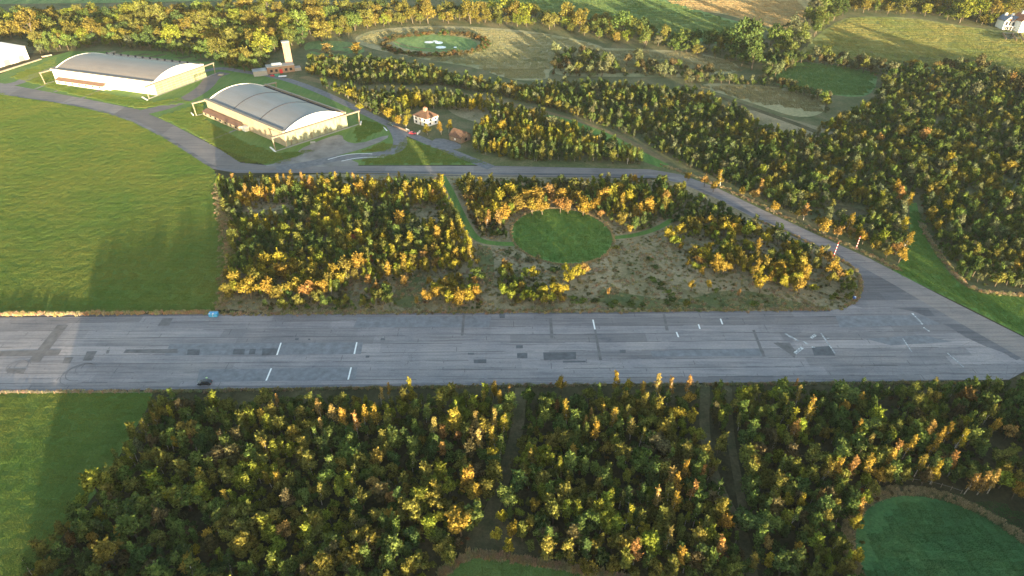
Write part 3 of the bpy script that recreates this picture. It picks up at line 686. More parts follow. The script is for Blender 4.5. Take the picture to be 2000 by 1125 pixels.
def gabled_house(base, rz, sc, label, pitch_m, wall_m, glassy):
    t = empty('house', base, rz); tag(t, label, 'house')
    W, D, h = 7.0*sc, 10*sc, 7.0*sc
    wl = MB().box((0, 0, 0), (W, D, h)).build('wall', wall_m, t)
    MB().extrude([(0, h+.005), (W, h+.005), (W/2, h+3.4*sc)], 'y', .03, D-.03).build('gable', wall_m, t)
    rf = MB().extrude([(-.5, h-.2), (W/2, h+3.5*sc), (W+.5, h-.2), (W+.5, h+.15), (W/2, h+3.9*sc), (-.5, h+.15)], 'y', -.6, D+.5).build('roof', pitch_m, t)
    MB().box((W/2-.9, D*.6, h+2.4*sc), (W/2+.9, D*.6+1.6, h+5.4*sc)).build('chimney', M['white'], rf)
    if glassy:
        for z0, z1 in ((.3, h*.42), (h*.5, h*.93)):
            for x0, x1 in ((.7, W/2-.25), (W/2+.25, W-.7)): MB().box((x0, -.08, z0), (x1, -.003, z1)).build('window', M['glass'], wl)
        MB().poly([(.9, -.06, h+.1), (W-.9, -.06, h+.1), (W/2, -.06, h+2.6*sc)]).build('gable_window', M['tile_red'], wl)
        b = MB().box((-.2, -2.6, h*.44), (W+.2, -.1, h*.47)).build('balcony', M['white'], t)
        for x in (0, W/2, W): MB().box((x-.12, -2.6, 0), (x+.12, -2.36, h*.44)).build('balcony_post', M['white'], b)
    else:
        for x in (1, W-2.6):
            for z in (1, h*.55): MB().box((x, -.07, z), (x+1.6, -.003, z+1.5)).build('window', M['glass'], wl)
        MB().box((W/2-.6, -.07, 0), (W/2+.6, -.003, 2.2)).build('door', M['wood'], wl)
gabled_house(PV(1957, 58), R(2), 1.05, 'tall white gabled house with glazed front and balcony beside the tree belt', M['slate'], M['white'], True)
gabled_house(PV(1970.5, 59), R(2), 1.05, 'matching tall white gabled house with glazed front, next to the orange-roofed house', M['slate'], M['white'], True)
gabled_house(PV(1988, 64), R(3), 1.35, 'broad white house with orange tiled roof at the far edge of the field', M['tile_red'], M['white'], False)
gabled_house(PV(1770, 8), R(-12), .8, 'pale house half hidden in the tree belt beyond the lit field', M['slate'], M['white'], False)
for i, (a, b, l) in enumerate([((1957, 66), (1963, 82), 'garden fence running down from the left twin white house'), ((1975, 66), (1983, 84), 'garden fence running down between twin white houses and orange-roofed house'), ((1990, 66), (1997, 86), 'garden fence running down below the orange-roofed house')]):
    low_wall('garden_fence', a, b, 1.8, .2, M['wood'], l, 'fence')
sheet('patio', [(1958, 64), (1985, 64), (1993, 78), (1964, 78)], M['apron'], .12)
# puddled chalk scrapes inside the ring
M['chalk'] = simple('pale_water', (.62, .66, .72), .2, .5, var=.1)
for e in ((838, 83, 9, 2.2), (857, 84, 8, 2.4), (861, 93, 10, 2.4), (850, 81, 5, 1.2), (889, 93, 3, 1.0)):
    sheet('pond_water', ell(*e), M['chalk'], .16)
ribbon('sandy_path', [(768, 80), (790, 90), (830, 96), (900, 98)], 1.6, M['track'], .14)
# ------------------------------------------------------------------ runway furniture
def blue_unit():
    c = PV(408.5, 620.5, .1); t = empty('storage_container', c, RW)
    tag(t, 'bright blue metal storage container with two white lamps at the runway verge', 'container')
    W, D, h = 2.95, 1.6, 1.35
    b = MB().box((0, 0, .12), (W, D, h)); bd = b.build('container_body', M['blue'], t)
    for k in range(9):
        MB().box((.12+k*.32, D+.003, .2), (.22+k*.32, D+.05, h-.1)).build('rib', M['blue'], bd) if k % 2 == 0 else None
    for x0, x1 in ((.06, 1.43), (1.52, 2.89)):
        d = MB().box((x0, -.05, .2), (x1, -.003, h-.08)).build('door', M['blue'], t)
        MB().box(((x0+x1)/2+.4, -.1, .6), ((x0+x1)/2+.46, -.052, .9)).build('handle', M['steel'], d)
    MB().box((-.06, -.08, h+.003), (W+.06, D+.06, h+.09)).build('lid', M['blue'], t)
    MB().box((1.44, -.09, .15), (1.51, D*.6, h+.13)).build('centre_post', M['carwhite'], t)
    for x in (.45, 1.75):
        MB().tube([(x, .1, h+.09), (x, .1, h+.2), (x, .1, h+.32)], [.2, .24, .1], 12).build('lamp', M['carwhite'], t, True)
    MB().box((.1, .1, 0), (.5, D-.1, .12)).box((W-.5, .1, 0), (W-.1, D-.1, .12)).build('foot', M['black'], t)
blue_unit()
def drum():
    c = PV(1668, 584, .05); t = empty('plastic_drum', c, .4); tag(t, 'round blue drum with white lid at the rounded tip of the plantation', 'drum')
    MB().tube([(0, 0, 0), (0, 0, .08), (0, 0, .5), (0, 0, .95), (0, 0, 1.05)], [.42, .5, .54, .5, .42], 18).build('drum_body', simple('blue_plastic', (.04, .14, .50), .4, .5), t, True)
    MB().tube([(.1, -.12, 1.05), (.1, -.12, 1.13)], [.34, .30], 16).build('lid', M['carwhite'], t)
    for z in (.3, .75): MB().tube([(0, 0, z-.03), (0, 0, z), (0, 0, z+.03)], [.52, .57, .52], 18).build('hoop', M['steel'], t)
drum()
def striped_pole(px, py, h, label, rz):
    c = PV(px, py); t = empty('marker_pole', c, rz); tag(t, label, 'pole', 'red and white banded poles beside the taxiway')
    n = 9; lean = .04
    for k in range(n):
        z0, z1 = .8+(h-.8)*k/n, .8+(h-.8)*(k+1)/n
        MB().tube([(lean*z0, 0, z0), (lean*z1, 0, z1-.002)], [.12, .12], 10).build('band', M['red'] if k % 2 == 0 else M['carwhite'], t)
    MB().tube([(0, 0, 0), (lean*.8, 0, .8)], [.11, .11], 8).build('post_foot', M['steel'], t)
    MB().box((-.4, -.4, 0), (.4, .4, .18)).build('base', M['concrete'], t)
striped_pole(1627, 503, 7.0, 'red and white banded pole on the plantation side of the taxiway', 0)
striped_pole(1671, 487, 6.2, 'red and white banded pole on the far verge of the taxiway, before lit trees', .3)
# fence posts on the near verge of the runway
def fence():
    t = empty('post_fence', PV(0, 769)); tag(t, 'low timber post and wire fence along the near runway verge', 'fence')
    o = Vector(t.location); pts = []
    for k in range(-2, 13):
        p = PV(13+k*23.6, 769.5-.02*k); q = p-o; pts.append(q)
        MB().tube([(q.x, q.y, 0), (q.x+.02, q.y, 1.25)], [.09, .075], 6).build('post', M['wood'], t)
    for z in (.5, 1.05):
        MB().tube([(p.x, p.y+.08, z) for p in pts], [.02]*len(pts), 4).build('wire', M['steel'], t)
fence()
def fence2():
    t = empty('post_fence', PV(1600, 960)); tag(t, 'pale timber post fence curving round the top of the corner green circle', 'fence')
    o = Vector(t.location); k = 0; pts = []
    for a in range(58, 158, 5):
        p = Vector((c2[0]+r2*1.22*math.cos(R(a)), c2[1]+r2*1.22*math.sin(R(a)), 0))-o; p.z = 0; pts.append(p)
        MB().tube([(p.x, p.y, 0), (p.x, p.y, 1.4)], [.08, .07], 6).build('post', M['frame_paint'], t)
    MB().tube([(p.x, p.y+.08, 1.0) for p in pts], [.02]*len(pts), 4).build('wire', M['steel'], t)
fence2()
# ------------------------------------------------------------------ the person by the black car
def person():
    base = PV(405.5, 744.0, .1); t = empty('person', base, R(200))
    tag(t, 'person standing behind the black car in pale hi-vis top and dark trousers', 'person')
    J = {'pel': (0, 0, .95), 'wst': (0, .01, 1.10), 'cst': (0, .02, 1.34), 'nek': (0, .01, 1.50), 'hed': (0, -.01, 1.62), 'top': (0, 0, 1.74)}
    vs = [J['pel'], J['wst'], J['cst'], J['nek'], J['hed'], J['top']]; rad = [.15, .135, .16, .06, .095, .085]
    ed = [(0, 1), (1, 2), (2, 3), (3, 4), (4, 5)]
    def chain(frm, pts, rr):
        p = frm
        for q, r in zip(pts, rr): vs.append(q); rad.append(r); ed.append((p, len(vs)-1)); p = len(vs)-1
        return p
    for s in (-1, 1):
        chain(0, [(s*.10, 0, .86), (s*.11, -.02, .50), (s*.12, .01, .10), (s*.12, -.14, .05)], [.10, .07, .05, .045])
        hnd = chain(2, [(s*.20, .01, 1.40), (s*.26, .03, 1.14), (s*.25, -.08, .90), (s*.25, -.10, .83)], [.065, .05, .035, .035])
        for k in range(4): chain(hnd, [(s*.25+.012*s, -.125+.02*k, .79), (s*.245+.01*s, -.13+.02*k, .745)], [.010, .008])
        chain(hnd, [(s*.235, -.14, .82), (s*.23, -.155, .785)], [.011, .009])
    me = bpy.data.meshes.new('body'); me.from_pydata(vs, ed, []); o = bpy.data.objects.new('body', me); COL.objects.link(o); o.parent = t
    o.modifiers.new('s', 'SKIN'); sm = o.modifiers.new('ss', 'SUBSURF'); sm.levels = sm.render_levels = 1
    for v, r in zip(me.skin_vertices[0].data, rad): v.radius = (r, r*.8)
    me.skin_vertices[0].data[0].use_root = True
    me.materials.append(simple('skin', (.55, .36, .26), .6, .3))
    MB().tube([(0, .01, .98), (0, .01, 1.1), (0, .02, 1.3), (0, .015, 1.46), (0, .01, 1.5)], [.20, .18, .225, .15, .075], 14).build('jacket', simple('hi_vis_cloth', (.55, .80, .50), .8, .1), t, True)
    for s in (-1, 1):
        MB().tube([(s*.19, .01, 1.43), (s*.26, .03, 1.14), (s*.25, -.07, .93)], [.085, .07, .05], 10).build('sleeve', simple('hi_vis_cloth', (.55, .80, .50), .8, .1), t, True)
        MB().tube([(s*.09, 0, 1.0), (s*.11, -.02, .52), (s*.12, .01, .08)], [.125, .09, .07], 10).build('trouser_leg', simple('dark_cloth', (.02, .025, .04), .9, .1), t, True)
    MB().tube([(0, .03, 1.66), (0, .02, 1.74), (0, .015, 1.79)], [.105, .098, .05], 12).build('hair', simple('dark_hair', (.04, .03, .02), .8, .1), t, True)
    MB().box((-.05, -.115, 1.655), (-.02, -.095, 1.67)).box((.02, -.115, 1.655), (.05, -.095, 1.67)).build('eyes', M['black'], t)
person()
# ================================================================== TREES
rnd = random.Random(7)
TN = {'dark green': (.060, .096, .032), 'mid green': (.096, .138, .038), 'olive': (.126, .138, .036), 'yellow-green': (.150, .180, .030),
      'yellow': (.225, .205, .030), 'golden': (.235, .178, .036), 'orange': (.240, .160, .056), 'pale gold': (.250, .202, .072),
      'rust': (.125, .085, .036), 'red': (.28, .075, .035), 'grey-green': (.115, .136, .072), 'brown': (.088, .080, .040), 'olive-gold': (.150, .138, .034)}
def leaf_mat():
    m = bpy.data.materials.new('leaves'); m.use_nodes = True; nt = m.node_tree
    for n in list(nt.nodes): nt.nodes.remove(n)
    out = nt.nodes.new("ShaderNodeOutputMaterial")
    a = nt.nodes.new("ShaderNodeAttribute"); a.attribute_type = 'INSTANCER'; a.attribute_name = 'tint'
    v = nt.nodes.new("ShaderNodeAttribute"); v.attribute_type = 'GEOMETRY'; v.attribute_name = 'leaf_tone'
    k = mth(nt, 'MULTIPLY_ADD', v.outputs["Fac"], 1.5, .28)
    vm = nt.nodes.new("ShaderNodeVectorMath"); vm.operation = 'SCALE'; nt.links.new(a.outputs["Color"], vm.inputs[0]); nt.links.new(k, vm.inputs["Scale"])
    v2 = nt.nodes.new("ShaderNodeAttribute"); v2.attribute_type = 'GEOMETRY'; v2.attribute_name = 'leaf_hue'
    c = mix(nt, mth(nt, 'MULTIPLY', v2.outputs["Fac"], .55), vm.outputs[0], mix(nt, 1.0, vm.outputs[0], (1.18, .97, .8), 'MULTIPLY'))
    d = nt.nodes.new("ShaderNodeBsdfDiffuse"); t = nt.nodes.new("ShaderNodeBsdfTranslucent"); g = nt.nodes.new("ShaderNodeMixShader"); g.inputs[0].default_value = .22
    nt.links.new(c, d.inputs[0]); nt.links.new(mix(nt, 1.0, c, (1.15, 1.1, .5), 'MULTIPLY'), t.inputs[0])
    nt.links.new(d.outputs[0], g.inputs[1]); nt.links.new(t.outputs[0], g.inputs[2]); nt.links.new(g.outputs[0], out.inputs[0])
    return m
M['leaf'] = leaf_mat()
M['bark'] = simple('grey_brown_bark', (.12, .10, .075), .9, .1, var=.3, scale=3)
def birch_bark():
    m, nt, b = mat('birch_bark', .7, .2)
    f = noi(nt, coords(nt, (1, 1, 4)), 2.0, 4, .7)
    nt.links.new(ramp(nt, f, [(.42, (.06, .05, .045)), (.50, (.55, .50, .44))]), b.inputs["Base Color"]); return m
M['birch'] = birch_bark()

def rand_dir(r):
    while True:
        v = Vector((r.uniform(-1, 1), r.uniform(-1, 1), r.uniform(-1, 1)))
        if .05 < v.length < 1: return v.normalized()
def crown_mesh(name, kind, seed):
    """crown of leaf clumps in metres; returns (mesh, limb ends)"""
    r = random.Random(seed); lobes = []
    if kind == 'round':
        H, W = 6.0, 4.2
        for i in range(11):
            a = r.uniform(0, 6.28); q = r.uniform(.0, .62)*W/2*1.25; z = r.uniform(.30, .82)*H
            q *= 1.0-.35*abs(z/H-.5)*2
            s = r.uniform(.45, 1.1)*(1.2 if i < 3 else 1)
            lobes.append((Vector((q*math.cos(a), q*math.sin(a), z)), Vector((s, s, s*.85))))
        nleaf, ls = 1500, .29
    elif kind == 'upright':
        H, W = 7.0, 3.0
        for i in range(12):
            z = (.22+.70*(i+.5)/12)*H; rr = W/2*math.sin(math.pi*min(1, (z/H*1.02)))**.55*.62
            a = r.uniform(0, 6.28); q = rr*r.uniform(.2, 1.0)
            s = r.uniform(.5, .85)*(1.15-.45*z/H)
            lobes.append((Vector((q*math.cos(a), q*math.sin(a), z)), Vector((s, s, s*1.35))))
        nleaf, ls = 1250, .27
    elif kind == 'birch':
        H, W = 8.2, 2.7
        lx, ly = r.uniform(.2, .9), r.uniform(-.3, .3)
        for i in range(14):
            z = (.30+.68*(i+.5)/14)*H; rr = W/2*(1.05-(z/H))**.6*.95
            a = r.uniform(0, 6.28); q = rr*r.uniform(.1, .85)
            s = r.uniform(.34, .68)*(1.25-.6*z/H)
            lobes.append((Vector((q*math.cos(a)+lx*z/H, q*math.sin(a)+ly*z/H, z)), Vector((s, s, s*1.5))))
        nleaf, ls = 1000, .24
    elif kind == 'shrub':
        H, W = 2.3, 3.2
        for i in range(8):
            a = r.uniform(0, 6.28); q = r.uniform(0, .8)*W/2; z = r.uniform(.25, .7)*H*(1.1-q/W)
            s = r.uniform(.4, .75)
            lobes.append((Vector((q*math.cos(a), q*math.sin(a), z)), Vector((s, s, s*.8))))
        nleaf, ls = 420, .26
    elif kind == 'mature':
        H, W = 15.0, 13.0
        for i in range(26):
            a = r.uniform(0, 6.28); t = r.random()**.6; z = r.uniform(.26, .86)*H
            q = t*W/2*.85*math.sqrt(max(0, 1-((z/H-.50)/.52)**2))
            s = r.uniform(1.3, 2.5)
            lobes.append((Vector((q*math.cos(a), q*math.sin(a), z)), Vector((s, s, s*.8))))
        nleaf, ls = 2300, .62
    wts = [l[1].x*l[1].y for l in lobes]; tot = sum(wts)
    vs, fs, tone, hue = [], [], [], []
    for (c, e), wq in zip(lobes, wts):
        n = int(nleaf*.62*wq/tot); lt = r.uniform(.25, .75); lh = r.uniform(0, 1)**1.5
        for _ in range(n):
            d = rand_dir(r)
            if d.z < -.35 and r.random() < .7: d.z = -d.z
            rad = r.uniform(.55, 1.0)**.5*r.uniform(.9, 1.22)
            p = c+Vector((d.x*e.x, d.y*e.y, d.z*e.z))*rad
            if kind == 'birch' and r.random() < .3: p.z -= r.uniform(0, .5)
            nrm = (d*1.0+rand_dir(r)*.75+Vector((0, 0, .25))).normalized()
            t1 = nrm.orthogonal().normalized(); t1.rotate(Matrix.Rotation(r.uniform(0, 6.28), 3, nrm)); t2 = nrm.cross(t1)
            s = ls*r.uniform(.6, 1.35); k = len(vs)
            a, b = s*.62, s*r.uniform(.38, .6)
            vs += [tuple(p-t1*a), tuple(p-t2*b+nrm*.05*s), tuple(p+t1*a), tuple(p+t2*b-nrm*.08*s)]
            fs.append((k, k+1, k+2, k+3)); tone.append(min(1, max(0, lt+r.gauss(0, .27)))); hue.append(min(1, max(0, lh*.6+r.uniform(-.2, .5))))
    # sprays of leaves along twigs that reach up and out of the clumps
    for _ in range({'mature': 90, 'shrub': 26}.get(kind, 62)):
        c, e = lobes[r.randrange(len(lobes))]; d = Vector((r.uniform(-1, 1), r.uniform(-1, 1), r.uniform(-.1, 1.5)*(1.3 if kind in ('upright', 'birch') else 1))).normalized()
        L_ = max(e.x, e.z)*r.uniform(1.1, 1.75); lt = r.uniform(.15, .85); lh = r.uniform(0, .5)
        for q in range(nleaf//{'mature': 120, 'shrub': 30}.get(kind, 75)):
            f = r.uniform(.35, 1)
            p = c+d*L_*f+rand_dir(r)*ls*.75*(1.25-f)
            nrm = (d*.6+rand_dir(r)).normalized(); t1 = nrm.orthogonal().normalized(); t1.rotate(Matrix.Rotation(r.uniform(0, 6.28), 3, nrm)); t2 = nrm.cross(t1)
            s = ls*r.uniform(.6, 1.2); k = len(vs); a, b = s*.62, s*r.uniform(.35, .55)
            vs += [tuple(p-t1*a), tuple(p-t2*b), tuple(p+t1*a), tuple(p+t2*b)]
            fs.append((k, k+1, k+2, k+3)); tone.append(min(1, max(0, lt+r.gauss(0, .15)))); hue.append(min(1, max(0, lh+r.uniform(-.2, .3))))
    me = bpy.data.meshes.new(name); me.from_pydata(vs, [], fs)
    a = me.attributes.new('leaf_tone', 'FLOAT', 'FACE'); a.data.foreach_set('value', tone)
    a = me.attributes.new('leaf_hue', 'FLOAT', 'FACE'); a.data.foreach_set('value', hue)
    me.materials.append(M['leaf'])
    return me, [l[0] for l in lobes], H
def trunk_mb(kind, ends, H, seed):
    r = random.Random(seed+99); q = MB(); k = {'round': .13, 'upright': .11, 'birch': .10, 'shrub': .05, 'mature': .38}[kind]
    top = max(ends, key=lambda e: e.z)
    if kind == 'shrub':
        for e in ends[:5]: q.tube([(0, 0, -.1), (e.x*.5, e.y*.5, e.z*.55), tuple(e)], [k, k*.7, k*.3], 5)
        return q
    q.tube([(0, 0, -.2), (top.x*.1, top.y*.1, H*.2), (top.x*.35, top.y*.35, H*.45), (top.x*.8, top.y*.8, H*.72), tuple(top)], [k*1.3, k, k*.75, k*.45, k*.15], 7)
    for e in ends[:8]:
        z0 = min(e.z*.62, H*.6); s = Vector((top.x*z0/top.z*.8, top.y*z0/top.z*.8, z0*.9))
        q.tube([tuple(s), tuple(s.lerp(e, .5)+Vector((0, 0, .1*H*.1))), tuple(e)], [k*.45, k*.3, k*.12], 5)
    return q
PROTO = {}; protos = bpy.data.collections.new('tree_patterns'); order = []
NV = {'round': 5, 'upright': 4, 'birch': 5, 'shrub': 3, 'mature': 5}
BASE = {'round': (6.0, 4.2), 'upright': (7.0, 3.0), 'birch': (8.2, 2.9), 'shrub': (2.3, 3.4), 'mature': (15.0, 13.0)}
for kd, nv in NV.items():
    for i in range(nv):
        seed = hash((len(kd), i, 5)) % 9999+i*31
        cm, ends, H = crown_mesh('crown_'+kd, kd, seed)
        tb = trunk_mb(kd, ends, H, seed)
        tm = bpy.data.meshes.new('trunk_'+kd); tm.from_pydata(tb.v, [], tb.f); tm.materials.append(M['birch'] if kd == 'birch' else M['bark'])
        for p in tm.polygons: p.use_smooth = True
        # joined pattern used by the far-off masses
        bm = bmesh.new(); bm.from_mesh(cm); n0 = len(bm.faces); bm.from_mesh(tm); bm.faces.ensure_lookup_table()
        for f in bm.faces[n0:]: f.material_index = 1
        jm = bpy.data.meshes.new('tree_'+kd); bm.to_mesh(jm); bm.free(); jm.materials.append(M['leaf']); jm.materials.append(tm.materials[0])
        po = bpy.data.objects.new('p%02d' % len(order), jm); protos.objects.link(po)
        PROTO[(kd, i)] = (len(order), cm, tm); order.append(po)
# a tuft of long grass and a low bramble for the ground cover
def tuft(name, n, h, spread, wd, seed, mt):
    r = random.Random(seed); vs, fs = [], []
    for _ in range(n):
        a = r.uniform(0, 6.28); q = spread*r.random()**.6; x, y = q*math.cos(a), q*math.sin(a); b = r.uniform(0, 3.14)
        dx, dy = math.cos(b)*wd, math.sin(b)*wd; hh = h*r.uniform(.5, 1.1); lx, ly = r.uniform(-.35, .35)*h, r.uniform(-.35, .35)*h; k = len(vs)
        vs += [(x-dx, y-dy, 0), (x+dx, y+dy, 0), (x+lx+dx*.4, y+ly+dy*.4, hh), (x+lx-dx*.4, y+ly-dy*.4, hh)]; fs.append((k, k+1, k+2, k+3))
    me = bpy.data.meshes.new(name); me.from_pydata(vs, [], fs)
    a = me.attributes.new('leaf_tone', 'FLOAT', 'FACE'); a.data.foreach_set('value', [r.uniform(.2, .8) for _ in fs])
    a = me.attributes.new('leaf_hue', 'FLOAT', 'FACE'); a.data.foreach_set('value', [r.uniform(0, .6) for _ in fs])
    me.materials.append(mt); po = bpy.data.objects.new('p%02d' % len(order), me); protos.objects.link(po); order.append(po); return len(order)-1
TUFT = tuft('grass_tuft', 46, .75, .55, .06, 1, M['leaf'])

def scatter_group():
    g = bpy.data.node_groups.new('scatter', 'GeometryNodeTree')
    g.interface.new_socket('Geometry', in_out='INPUT', socket_type='NodeSocketGeometry')
    g.interface.new_socket('Geometry', in_out='OUTPUT', socket_type='NodeSocketGeometry')
    Nn = g.nodes; L = g.links; gi = Nn.new('NodeGroupInput'); go = Nn.new('NodeGroupOutput')
    ci = Nn.new('GeometryNodeCollectionInfo'); ci.inputs['Collection'].default_value = protos
    ci.inputs['Separate Children'].default_value = True; ci.inputs['Reset Children'].default_value = True
    ip = Nn.new('GeometryNodeInstanceOnPoints'); ip.inputs['Pick Instance'].default_value = True
    def na(name, dt):
        n = Nn.new('GeometryNodeInputNamedAttribute'); n.data_type = dt; n.inputs['Name'].default_value = name; return n.outputs['Attribute']
    L.new(gi.outputs[0], ip.inputs['Points']); L.new(ci.outputs[0], ip.inputs['Instance']); L.new(na('pick', 'INT'), ip.inputs['Instance Index'])
    e = Nn.new('FunctionNodeEulerToRotation'); L.new(na('turn', 'FLOAT_VECTOR'), e.inputs[0]); L.new(e.outputs[0], ip.inputs['Rotation'])
    L.new(na('size', 'FLOAT_VECTOR'), ip.inputs['Scale']); L.new(ip.outputs[0], go.inputs[0]); return g
SG = scatter_group()
def scatter(name, items, label, cat):
    """items: (x, y, z, pick, (rx, ry, rz), (sx, sy, sz), tint)"""
    me = bpy.data.meshes.new(name); n = len(items)
    me.from_pydata([(i[0], i[1], i[2]) for i in items], [], [])
    me.attributes.new('tint', 'FLOAT_COLOR', 'POINT').data.foreach_set('color', np.array([(*i[6], 1) for i in items], dtype=np.float32).ravel())
    me.attributes.new('pick', 'INT', 'POINT').data.foreach_set('value', np.array([i[3] for i in items], dtype=np.int32))
    me.attributes.new('turn', 'FLOAT_VECTOR', 'POINT').data.foreach_set('vector', np.array([i[4] for i in items], dtype=np.float32).ravel())
    me.attributes.new('size', 'FLOAT_VECTOR', 'POINT').data.foreach_set('vector', np.array([i[5] for i in items], dtype=np.float32).ravel())
    o = bpy.data.objects.new(name, me); COL.objects.link(o); md = o.modifiers.new('scatter', 'NODES'); md.node_group = SG
    return tag(o, label, cat, None, 'stuff')

# ---- planting
def inside(x, y, poly):
    c = False; n = len(poly); j = n-1
    for i in range(n):
        xi, yi = poly[i]; xj, yj = poly[j]
        if (yi > y) != (yj > y) and x < (xj-xi)*(y-yi)/(yj-yi)+xi: c = not c
        j = i
    return c
def W(poly): return [P(*p) for p in poly]
def ribbonpoly(line, width):
    pts = [Vector((*P(*p), 0)) for p in smooth(line, 1, False)]; L, Q = [], []
    for i, p in enumerate(pts):
        d = (pts[min(i+1, len(pts)-1)]-pts[max(i-1, 0)]).normalized(); n = Vector((-d.y, d.x, 0))*width/2; L.append(p+n); Q.append(p-n)
    return [(p.x, p.y) for p in L+Q[::-1]]
KEEP = [  # open ground inside the woods
    ribbonpoly([(1018, 754), (1010, 850), (985, 930), (960, 1000), (925, 1080)], 4.6), W([(940, 1015), (982, 1003), (1005, 1045), (1040, 1090), (1000, 1100), (925, 1087), (905, 1070)]),
    ribbonpoly([(1378, 750), (1374, 850), (1400, 950), (1452, 1040), (1470, 1130)], 3.6), ribbonpoly([(1426, 750), (1428, 850), (1440, 930), (1450, 990)], 3.0),
    W([(895, 1092), (925, 1074), (1060, 1096), (1140, 1112), (1240, 1136), (1310, 1320), (620, 1500), (780, 1230)]),
    [(c2[0]+(x-c2[0])*1.13, c2[1]+(y-c2[1])*1.13) for x, y in circ2],
    W([(1560, 880), (1610, 868), (1640, 890), (1600, 912), (1560, 905)]), W([(1700, 790), (1745, 785), (1760, 815), (1715, 832)]), W([(1340, 800), (1372, 800), (1372, 860), (1330, 850)]),
    # middle block
    W(ell(1098, 462, 103, 56, 6)), ribbonpoly([(863, 340), (878, 368), (897, 410), (918, 452), (935, 470), (965, 476), (1010, 477)], 6.0), ribbonpoly([(1190, 465), (1235, 461), (1280, 449), (1315, 428)], 5.0),
    W([(470, 415), (520, 400), (575, 402), (560, 424), (500, 438)]), W([(795, 410), (830, 400), (862, 412), (868, 432), (820, 440)]), W([(665, 575), (705, 548), (725, 570), (690, 604)]),
    W([(775, 560), (812, 545), (838, 560), (835, 590), (780, 600)]),
    W([(930, 480), (1000, 482), (1060, 525), (1090, 545), (1085, 562), (1035, 560), (985, 520), (960, 535), (975, 607), (940, 607)]),
    W([(1150, 520), (1195, 498), (1250, 480), (1300, 482), (1300, 520), (1330, 560), (1390, 600), (1340, 600), (1310, 545), (1270, 500), (1262, 520), (1290, 575), (1240, 580), (1115, 568)]),
    W([(1350, 568), (1440, 578), (1600, 588), (1640, 600), (1340, 604)]),
    # north of the taxiway
    ribbonpoly([(590, 150), (700, 178), (790, 172), (870, 178), (960, 195), (1060, 218), (1150, 245), (1225, 275), (1300, 318)], 11),
    W([(1050, 222), (1110, 226), (1195, 256), (1268, 300), (1330, 332), (1275, 330), (1210, 294), (1135, 262), (1070, 240)]),
    W([(1772, 385), (1792, 385), (1804, 440), (1826, 480), (1854, 520), (1890, 555), (1935, 568), (2300, 578), (2300, 840), (1900, 612), (1740, 532), (1766, 500)]),
    W([(1605, 398), (1690, 405), (1705, 438), (1640, 432)]), W([(1440, 212), (1540, 232), (1640, 262), (1560, 272), (1470, 245)]),
    W([(798, 214), (870, 214), (960, 222), (960, 242), (905, 250), (925, 290), (880, 296), (800, 272), (770, 246)]),
    W([(600, 84), (700, 86), (712, 100), (640, 108), (596, 98)]),
    W([(1616, 486), (1640, 486), (1644, 516), (1616, 520)]), W([(-30, 80), (62, 84), (66, 112), (-30, 140)]),
    W([(515, 128), (605, 112), (600, 160), (515, 155)]), W([(1210, 205), (1290, 215), (1250, 225)]),
]
KB = [(min(p[0] for p in k), max(p[0] for p in k), min(p[1] for p in k), max(p[1] for p in k)) for k in KEEP]
def kept(x, y):
    for k, (a, b, c, d) in zip(KEEP, KB):
        if a < x < b and c < y < d and inside(x, y, k): return True
    return False
PAL = {
 'near':  ['dark green', 'dark green', 'mid green', 'dark green', 'mid green', 'brown', 'dark green', 'mid green', 'olive', 'mid green', 'olive', 'olive', 'olive-gold', 'yellow-green'],
 'mid':   ['dark green', 'mid green', 'dark green', 'grey-green', 'olive', 'mid green', 'olive', 'yellow-green', 'olive-gold', 'yellow'],
 'gold':  ['mid green', 'olive', 'yellow-green', 'olive-gold', 'olive-gold', 'yellow', 'yellow-green', 'golden'],
 'orange': ['dark green', 'mid green', 'olive', 'yellow-green', 'olive-gold', 'yellow', 'golden', 'golden', 'orange'],
 'dark':  ['dark green', 'dark green', 'mid green', 'grey-green', 'mid green', 'olive'],
 'hedge': ['brown', 'dark green', 'brown', 'dark green', 'olive', 'mid green'],
 'wide':  ['dark green', 'grey-green', 'dark green', 'mid green', 'dark green', 'mid green', 'grey-green', 'mid green', 'grey-green', 'olive', 'mid green', 'olive', 'mid green', 'olive', 'grey-green', 'yellow-green', 'olive-gold'],
 'oldwood': ['dark green', 'mid green', 'olive', 'olive', 'yellow-green', 'olive-gold', 'olive-gold', 'olive-gold'],
 'grey': ['dark green', 'grey-green', 'grey-green', 'mid green', 'brown', 'olive', 'grey-green'],
}
def pick_tint(pal, x, y, sc=11.0):
    p = PAL[pal]; v = .5+noise.noise(Vector((x/sc/1.5, y/sc/1.5, 3.3)))*.95+noise.noise(Vector((x/5, y/5, 9.3)))*.34+rnd.gauss(0, .09)
    return p[max(0, min(len(p)-1, int(v*len(p))))]
cells = {}
def near_free(x, y, r, f=.62):
    ci, cj = int(x//6), int(y//6)
    n = 1 if r < 5 else 3
    for i in range(ci-n, ci+n+1):
        for j in range(cj-n, cj+n+1):
            for (u, v, q) in cells.get((i, j), ()):
                if (u-x)**2+(v-y)**2 < ((r+q)*f)**2: return False
    return True
def put(x, y, r): cells.setdefault((int(x//6), int(y//6)), []).append((x, y, r))
TREES = []
def add_tree(x, y, kind, w_, h_, tint, hand=False, zone=None):
    i = rnd.randrange(NV[kind]); H0, W0 = BASE[kind]
    t = TN[tint]; j = rnd.uniform(.82, 1.2); t = tuple(c*j*rnd.uniform(.93, 1.07) for c in t)
    put(x, y, w_/2)
    TREES.append(dict(x=x, y=y, k=kind, i=i, w=w_, h=h_, tint=tint, rgb=t, s=(w_/W0, h_/H0), rz=rnd.uniform(0, 6.28), hand=hand, zone=zone))
